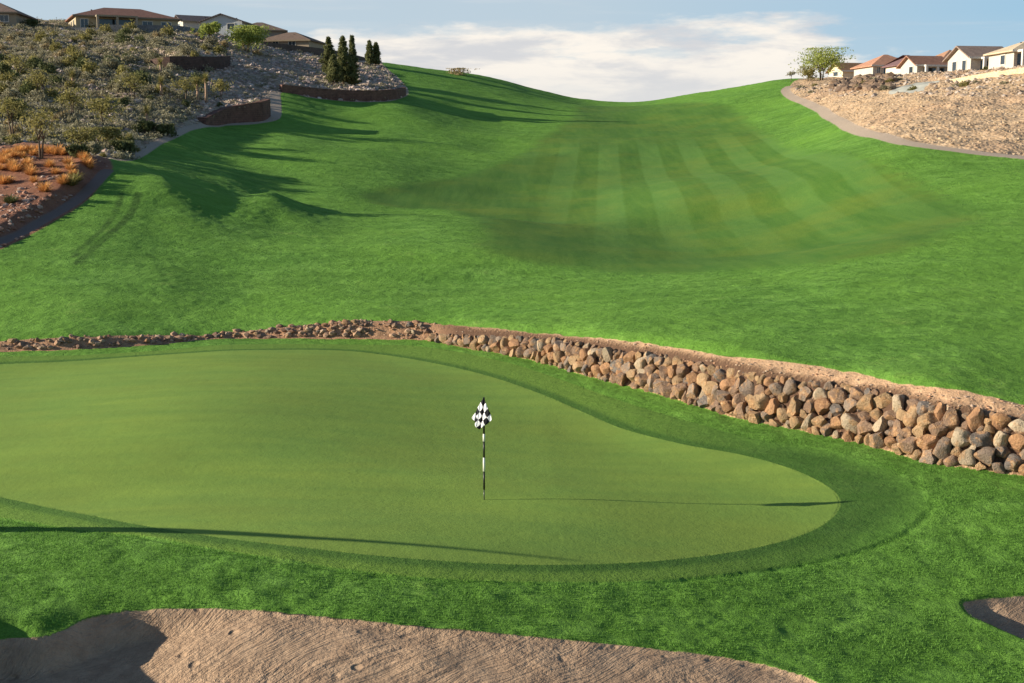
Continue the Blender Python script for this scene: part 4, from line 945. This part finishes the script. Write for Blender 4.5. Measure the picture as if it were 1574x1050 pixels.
def yucca(label, px_, yb, yt):
    x_, y_ = pick(px_, yb); z_ = gz(x_, y_); _, _, zt = at_D(px_, yt, y_); h = zt - z_; rs = np.random.RandomState(int(px_))
    root = empty('yucca', (x_, y_, z_ - .1)); tag(root, label, 'yucca', 'trunked yuccas on the hill')
    m = MB(); m.tube([(0, 0, -.2), (.05, 0, h * .45), (0, 0, h * .85)], [.16, .15, .13], 8); m.build('trunk', M_pink, root, True)
    v = []; tn = []
    for k in range(170):
        an = rs.rand() * 6.28; el = rs.rand() * 2.2 - .9; d = np.array([math.cos(an) * math.cos(el), math.sin(an) * math.cos(el), math.sin(el)]); L = .55 + .3 * rs.rand()
        sd_ = np.cross(d, [0, 0, 1.0]); sd_ = sd_ / (np.linalg.norm(sd_) + 1e-6) * .03; c_ = np.array([0, 0, h * .85]) + rs.randn(3) * .06
        v += [c_ - sd_, c_ + sd_, c_ + d * L + sd_ * .2, c_ + d * L - sd_ * .2]; tn += [rs.rand()] * 4
    link('leaf_rosette', mesh_from('leaf_rosette', np.array(v), np.arange(len(v)).reshape(-1, 4), L_olive, {'tone': np.array(tn)}, smooth=False), root)
for a_ in [("yucca with the thickest pink trunk, right one of the tall pair", 317, 158, 113), ("yucca with a pink trunk, left one of the tall pair", 304, 156, 120), ("short trunked yucca below the left end of the dark wall", 247, 112, 92),
           ("trunked yucca in the middle of the hillside", 248, 148, 120), ("trunked yucca at the left middle of the hill", 112, 135, 110), ("trunked yucca by the lower left path bushes", 226, 192, 166), ("trunked yucca near the centre left of the hill", 165, 172, 150)]: yucca(*a_)

# hillside shrubs: a few masters, copied
def shrub_master(k, leafm, w_, h_, n, ls, seed):
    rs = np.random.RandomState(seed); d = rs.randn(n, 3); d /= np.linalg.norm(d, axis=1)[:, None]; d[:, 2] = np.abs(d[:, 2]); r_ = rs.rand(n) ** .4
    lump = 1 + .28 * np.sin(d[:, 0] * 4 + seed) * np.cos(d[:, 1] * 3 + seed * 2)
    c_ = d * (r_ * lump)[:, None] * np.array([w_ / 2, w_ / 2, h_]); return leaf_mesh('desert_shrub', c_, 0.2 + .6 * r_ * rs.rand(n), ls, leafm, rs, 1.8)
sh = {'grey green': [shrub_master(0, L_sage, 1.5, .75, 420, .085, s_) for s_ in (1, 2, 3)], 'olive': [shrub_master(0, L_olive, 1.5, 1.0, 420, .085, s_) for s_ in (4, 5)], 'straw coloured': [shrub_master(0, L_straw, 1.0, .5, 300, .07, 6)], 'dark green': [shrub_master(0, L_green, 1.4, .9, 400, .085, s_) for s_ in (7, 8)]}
n_sh = 0; tries = 0; spots = []
while n_sh < 288 and tries < 20000:
    tries += 1; D_ = 97 + 100 * rr.random() ** 1.25; s_ = rr.uniform(-.42, -.13); x_ = s_ * D_
    if gsd(s_hill, x_, D_) < .8 or gsd(s_path, x_, D_) > -.8: continue
    px_, py_ = proj(x_, D_, gz(x_, D_))
    if px_ > 345 and rr.random() < .93: continue
    if px_ > 250 and py_ < 150 and rr.random() < .5: continue
    if any((x_ - a_) ** 2 + (D_ - b_) ** 2 < 1.3 for a_, b_ in spots): continue
    zone_t = 'upper' if py_ < 100 else ('middle' if py_ < 160 else 'lower')
    kk = rr.choices(list(sh), weights=[10, 5, 3, 3] if py_ > 95 else [6, 3, 6, 1])[0]
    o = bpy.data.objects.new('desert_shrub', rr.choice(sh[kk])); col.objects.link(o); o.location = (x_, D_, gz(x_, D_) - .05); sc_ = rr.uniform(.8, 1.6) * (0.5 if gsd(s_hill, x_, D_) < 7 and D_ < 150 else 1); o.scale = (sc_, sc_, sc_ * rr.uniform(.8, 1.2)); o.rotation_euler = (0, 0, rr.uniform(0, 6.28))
    side_ = 'left' if px_ < 120 else ('middle' if px_ < 250 else 'right')
    tag(o, "%s desert shrub among many on the %s %s of the scrub hillside" % (kk, zone_t, side_), 'shrub', '%s shrubs on the %s %s of the hill' % (kk, zone_t, side_)); spots.append((x_, D_)); n_sh += 1
byg = {}
for o in col.objects:
    if o.name.startswith('desert_shrub'): byg.setdefault(o['group'], []).append(o)
for g_, l_ in byg.items():
    l_.sort(key=lambda o: proj(*o.location)[0])
    for k, o in enumerate(l_):
        w_ = g_.split(' shrubs on the '); o['label'] = "%s shrub on the scrub hill, %s of its kind from the left, %s part" % (w_[0].replace('grey green', 'sage').replace('straw coloured', 'straw').replace('dark green', 'dark'), ordn(k + 1), w_[1].replace(' of the hill', '').replace(' ', '-').replace('middle-middle', 'central'))
# shrubs on the right slope top
for k, (px_, py_) in enumerate([(1247, 142), (1252, 132), (1231, 135), (1318, 135), (1360, 137), (1330, 128), (1345, 124), (1322, 122), (1472, 133), (1484, 132), (1545, 129), (1404, 138), (1500, 127), (1368, 126), (1382, 123)]):
    x_, y_ = pick(px_, py_); o = bpy.data.objects.new('slope_shrub', rr.choice(sh['olive' if k % 2 else 'grey green'])); col.objects.link(o); o.location = (x_, y_, gz(x_, y_) - .1); s_ = rr.uniform(.45, .8); o.scale = (s_ * 1.3, s_, s_ * .9)
    tag(o, "small %s shrub along the top of the pale rocky slope, %s listed from the left" % ('olive' if k % 2 else 'dark green', ''), 'shrub', 'shrubs on the right slope')
sl_ = sorted([o for o in col.objects if o.name.startswith('slope_shrub')], key=lambda o: proj(*o.location)[0])
for k, o in enumerate(sl_): o['label'] = "small shrub along the top of the pale rocky slope, %s from the left" % ordn(k + 1)

# plants in front of the right houses
for k, (px_, yb, yt, w_, D_) in enumerate([(1424, 120, 105, 14, 180), (1420, 122, 108, 10, 178), (1433, 120, 104, 9, 181), (1478, 118, 98, 14, 156), (1490, 116, 106, 12, 156), (1512, 112, 92, 10, 152), (1524, 110, 97, 12, 151), (1386, 121, 112, 9, 184), (1396, 122, 110, 9, 182), (1535, 107, 97, 9, 146)]):
    broad('garden_shrub', "garden shrub in front of the right hand houses, %s from the left" % ['4th', '3rd', '5th', '6th', '7th', '8th', '9th', '1st', '2nd', '10th'][k], px_, yb, yt, w_, L_green if k % 3 else L_olive, 'shrub', 'garden shrubs by the row of houses', D=D_, nleaf=500, ls=.09, lobes=6, stems=1, trunkf=.15, sink=.8)

# orange bunch grass on the dirt mound
def tuft_mesh(seed, leafm, h_, r_, n=170, wb=.022):
    rs = np.random.RandomState(seed); v = []; tn = []
    for k in range(n):
        an = rs.rand() * 6.28; lean = rs.rand() ** .7 * 1.15; d = np.array([math.cos(an) * math.sin(lean), math.sin(an) * math.sin(lean), math.cos(lean)]); L = h_ * (.65 + .45 * rs.rand())
        b0 = np.array([math.cos(an), math.sin(an), 0]) * rs.rand() * r_ * .35; sd_ = np.array([-math.sin(an), math.cos(an), 0]) * wb; mid = b0 + d * L * .6; tip = b0 + d * L + np.array([math.cos(an), math.sin(an), 0]) * L * .12 - np.array([0, 0, L * .12 * lean])
        q = rs.rand(); v += [b0 - sd_, b0 + sd_, mid + sd_ * .8, mid - sd_ * .8, mid - sd_ * .8, mid + sd_ * .8, tip + sd_ * .2, tip - sd_ * .2]; tn += [q * .7] * 4 + [.3 + q * .7] * 4
    return mesh_from('bunchgrass', np.array(v), np.arange(len(v)).reshape(-1, 4), leafm, {'tone': np.array(tn)}, smooth=False)
tm = [tuft_mesh(s_, L_orange, .62, .3) for s_ in (1, 2, 3, 4)]
cr = [(20, 200), (75, 225), (90, 250), (55, 320), (15, 325), (175, 240), (185, 272), (205, 315), (300, 225), (335, 265), (410, 205), (425, 240), (440, 275), (270, 372), (378, 325), (530, 215), (510, 182), (480, 145), (30, 152), (60, 148), (90, 162), (120, 142), (150, 136),
      (175, 132), (200, 152), (300, 142), (330, 148), (352, 138), (400, 138), (430, 132), (280, 132), (10, 172), (245, 134), (495, 165), (545, 232), (460, 150), (375, 150), (135, 165), (45, 175), (110, 128), (220, 138), (60, 235), (5, 240), (165, 215)]
cr = sorted(cr)
for k, (a_, b_) in enumerate(cr):
    x_, y_ = pick(a_ / 3.93, 200 + b_ / 3.93); y_ = min(y_, 88.5)
    o = bpy.data.objects.new('bunchgrass', rr.choice(tm)); col.objects.link(o); o.location = (x_, y_, gz(x_, y_) - .03); s_ = rr.uniform(.70, 1.08); o.scale = (s_ * 1.15, s_ * 1.15, s_); o.rotation_euler = (0, 0, rr.uniform(0, 6))
    tag(o, "clump of orange bunchgrass on the red dirt mound, %s from the left" % ordn(k + 1), 'grass clump', 'orange grass clumps on the dirt mound')
tg = tuft_mesh(9, L_green, .6, .35); tg2 = tuft_mesh(10, L_olive, .7, .35)
for a_, b_, mm, lb in [(16, 312, tg, "dark green low bush on the bare lower part of the mound"), (109, 285, tg2, "olive grass clump at the right side of the mound"), (116, 279, tg2, "taller olive grass clump behind the one on the right side of the mound")]:
    x_, y_ = pick(a_, b_); o = link('bunchgrass', mm, None, (x_, y_, gz(x_, y_) - .03)); o.scale = (1.3, 1.3, 1); tag(o, lb, 'grass clump')

# ---------------------------------------------------------------- loose rock and ground cover (uncountable)
def rock_field(name, n, sampler, smin, smax, mat, label_kind='stuff'):
    rs = np.random.RandomState(hash(name) % 1000 if False else len(name) * 7)
    import bmesh
    bm = bmesh.new(); bmesh.ops.create_icosphere(bm, subdivisions=1, radius=1); V0 = np.array([v.co[:] for v in bm.verts]); F0 = np.array([[v.index for v in f.verts] for f in bm.faces]); bm.free()
    vs = []; fsx = []; tn = []; c_ = 0; k = 0
    while c_ < n and k < n * 30:
        k += 1; q = sampler(rs)
        if q is None: continue
        x_, y_ = q; s_ = smin + (smax - smin) * rs.rand() ** 2.2; a_ = rs.rand() * 6.28; V = V0 * (0.75 + .5 * rs.rand(len(V0), 1)) * np.array([s_ * (.9 + .6 * rs.rand()), s_, s_ * (.5 + .35 * rs.rand())])
        V = np.stack([V[:, 0] * math.cos(a_) - V[:, 1] * math.sin(a_), V[:, 0] * math.sin(a_) + V[:, 1] * math.cos(a_), V[:, 2]], -1) + np.array([x_, y_, gz(x_, y_) + s_ * .12])
        vs.append(V); fsx.append(F0 + c_ * len(V0)); tn += [rs.rand()] * len(V0); c_ += 1
    o = link(name, mesh_from(name, np.concatenate(vs), np.concatenate(fsx), mat, {'tone': np.array(tn)}, smooth=False)); o['kind'] = 'stuff'; return o
def rock_mat(name, cols):
    m, t, b = new_mat(name, 0.9, 0.15); a_ = t.attr('tone'); r_ = t.new('ShaderNodeValToRGB'); t.put(r_.inputs[0], a_)
    e = r_.color_ramp.elements; e[0].color = (*cols[0], 1); e[1].color = (*cols[-1], 1)
    for k, c_ in enumerate(cols[1:-1]): x = e.new((k + 1) / (len(cols) - 1)); x.color = (*c_, 1)
    g = t.new('ShaderNodeNewGeometry').outputs['Position']
    t.put(b.inputs['Base Color'], t.mix(t.rng(t.noise(g, 6, 4, .7), .4, .7, 0, .4), r_.outputs[0], tuple(x * .5 for x in cols[1]))); return m
RM1 = rock_mat('hill_rubble', [(0.24, 0.19, 0.165), (0.42, 0.33, 0.29), (0.55, 0.45, 0.39), (0.36, 0.25, 0.20), (0.66, 0.57, 0.51)])
RM2 = rock_mat('pale_rubble', [(0.36, 0.24, 0.14), (0.50, 0.37, 0.23), (0.56, 0.43, 0.28), (0.30, 0.20, 0.13), (0.60, 0.48, 0.33)])
RM3 = rock_mat('grey_rubble', [(0.28, 0.22, 0.17), (0.42, 0.34, 0.27), (0.50, 0.42, 0.35), (0.24, 0.18, 0.14), (0.55, 0.46, 0.36)])
def s_hillf(rs):
    D_ = 98 + 112 * rs.rand(); s_ = -.43 + .36 * rs.rand(); x_ = s_ * D_
    if gsd(s_hill, x_, D_) < .3 or gsd(s_path, x_, D_) > -.3: return None
    px_, py_ = proj(x_, D_, gz(x_, D_))
    if px_ < 300 and rs.rand() < .45: return None
    return x_, D_
def s_rs(rs):
    D_ = 84 + 100 * rs.rand(); s_ = .205 + .235 * rs.rand(); x_ = s_ * D_
    if gsd(s_rslope, x_, D_) < .5 or gsd(s_path, x_, D_) > -.5 or gsd(s_spill, x_, D_) > -.3: return None
    return x_, D_
rock_field('loose_hillside_rocks', 7500, s_hillf, .10, .36, RM1)
rock_field('loose_slope_rocks', 5000, s_rs, .05, .15, RM2)
def s_rs2(rs):
    q = s_rs(rs)
    if q is None or proj(q[0], q[1], gz(*q))[1] > 146 + 6 * rs.rand(): return None
    return q
rock_field('grey_slope_rocks', 1300, s_rs2, .12, .36, RM3)
def s_rs3(rs):
    q = s_rs(rs)
    if q is None: return None
    a_, b_ = proj(q[0], q[1], gz(*q))
    if not (1280 < a_ < 1372 and b_ < 139): return None
    return q
rock_field('dark_slope_boulders', 420, s_rs3, .25, .7, rock_mat('dark_rubble', [(0.12, 0.085, 0.06), (0.22, 0.15, 0.10), (0.28, 0.20, 0.14), (0.16, 0.11, 0.08), (0.34, 0.25, 0.17)]))
def s_mf(rs):
    D_ = 60 + 30 * rs.rand(); s_ = -.43 + .14 * rs.rand(); x_ = s_ * D_
    if gsd(s_mound, x_, D_) < .2 or gsd(s_path, x_, D_) > -.1: return None
    px_, py_ = proj(x_, D_, gz(x_, D_))
    if py_ < 300 and rs.rand() < .8: return None
    return x_, D_
rock_field('mound_gravel', 420, s_mf, .06, .2, rock_mat('mound_rubble', [(0.25, 0.12, 0.08), (0.40, 0.22, 0.15), (0.45, 0.36, 0.30), (0.3, 0.17, 0.12)]))
def s_bk(rs):
    u_ = rs.rand(); k = int(u_ * (len(base_s) - 1)); x_, y_ = base_s[k]; x_ += (rs.rand() - .5) * 1.5; y_ += rs.rand() * 2
    if gsd(s_bank, x_, y_) < .05: return None
    return x_, y_
def s_bk2(rs):
    px_ = rs.choice([rs.uniform(0, 345), rs.uniform(345, 670), rs.uniform(440, 560)]); b_ = float(np.interp(px_, [q[0] for q in base_px], [q[1] for q in base_px])); x_, y_, _ = at_Z(px_, b_ - 1, 0); y_ += rs.rand() ** 1.5 * .8
    if gsd(s_bank, x_, y_) < .0: return None
    return x_, y_
rock_field('embedded_bank_stones', 400, s_bk2, .05, .17, rock_mat('ledge_rubble', [(0.22, 0.12, 0.08), (0.38, 0.22, 0.13), (0.42, 0.28, 0.18), (0.18, 0.11, 0.08), (0.48, 0.35, 0.24)]))
rock_field('bank_gravel', 1300, s_bk, .015, .05, rock_mat('bank_rubble', [(0.35, 0.19, 0.11), (0.50, 0.31, 0.19), (0.40, 0.28, 0.20), (0.62, 0.47, 0.33)]))
# low scrub between the shrubs
rs = np.random.RandomState(5); cs = []; ts = []; k = 0
while k < 6000:
    q = s_hillf(rs)
    if q is None: continue
    if proj(q[0], q[1], 20)[0] > 255 + 60 * rs.rand() and rs.rand() < .92: continue
    z_ = gz(*q); r_ = .25 + .42 * rs.rand(); n = 30; p_ = rs.randn(n, 3) * np.array([r_ * .6, r_ * .6, r_ * .3]); p_[:, 2] = np.abs(p_[:, 2]); cs.append(p_ + np.array([q[0], q[1], z_])); ts += list((.2 + .5 * rs.rand()) * np.ones(n)); k += 1
o = link('low_scrub', leaf_mesh('low_scrub', np.concatenate(cs), ts, .085, L_sage, rs, 1.8)); o['kind'] = 'stuff'

# rough grass blades, near part
gmat = leaf_mat('grass_blades', (0.068, 0.175, 0.022), (0.155, 0.320, 0.055), .35)
rs = np.random.RandomState(11); N = 260000
Dq = 15.0 + 21 * rs.rand(N) ** 1.35; sq = rs.uniform(-.43, .43, N); xq = sq * Dq
ci = np.clip(((sq - S0) / (S1 - S0) * (NS - 1)), 0, NS - 1.001); ri = np.clip((np.log(Dq) - math.log(D0)) / (math.log(D1) - math.log(D0)) * (ND - 1), 0, ND - 1.001)
c0 = ci.astype(int); r0 = ri.astype(int); fc_ = ci - c0; fr_ = ri - r0
def bil(Fd): return (Fd[r0, c0] * (1 - fc_) + Fd[r0, c0 + 1] * fc_) * (1 - fr_) + (Fd[r0 + 1, c0] * (1 - fc_) + Fd[r0 + 1, c0 + 1] * fc_) * fr_
clump = vnoise(xq * 1.8, Dq * 1.8, 55) + vnoise(xq * 5, Dq * 5, 56) * .7
keep = (bil(s_fringe) < -.02) & (bil(s_bunk) < -.0) & (bil(s_bank) < -.0) & (bil(d_base) < 0) & (clump > -.35 + .25 * rs.rand(N))
xq = xq[keep]; Dq = Dq[keep]; zq = bil(GZ)[keep]; cl = clump[keep]; n = len(xq)
an = rs.rand(n) * 6.28; L = (.022 + .034 * rs.rand(n)) * (1 + .6 * np.clip(cl, -.4, .6)); ln = .25 + .7 * rs.rand(n)
dv = np.stack([np.cos(an) * np.sin(ln), np.sin(an) * np.sin(ln), np.cos(ln)], -1) * L[:, None]; an2 = rs.rand(n) * 6.28; sdv = np.stack([np.cos(an2), np.sin(an2), 0 * an2], -1) * .0085
p0 = np.stack([xq, Dq, zq - .005], -1); v = np.stack([p0 - sdv, p0 + sdv, p0 + dv], 1).reshape(-1, 3)
tn = np.clip(.45 + cl * .6 + (rs.rand(n) - .5) * .5, 0, 1)
o = link('grass_blades', mesh_from('grass_blades', v, np.arange(n * 3).reshape(n, 3), gmat, {'tone': np.repeat(tn, 3)}, smooth=False)); o['kind'] = 'stuff'
print('blades', n)

# unseen leaning trunk, added past the left edge to cast the green's long shadow
tx, ty = -14.2, 25.6; tz = gz(tx, ty) if abs(tx / ty) < .6 else 0
lt = empty('added_shadow_trunk', (tx, ty, tz)); tag(lt, "added thin bare leaning trunk outside the frame, casts a shadow over the green", 'tree')
m = MB(); m.tube([(0, 0, -.3), (-1.0, -1.0, 1.4), (-1.9, -2.1, 3.0), (-2.5, -3.1, 4.2), (-2.8, -3.9, 5.5)], [.24, .20, .15, .09, .03], 10); m.build('trunk', M_bark, lt, True)
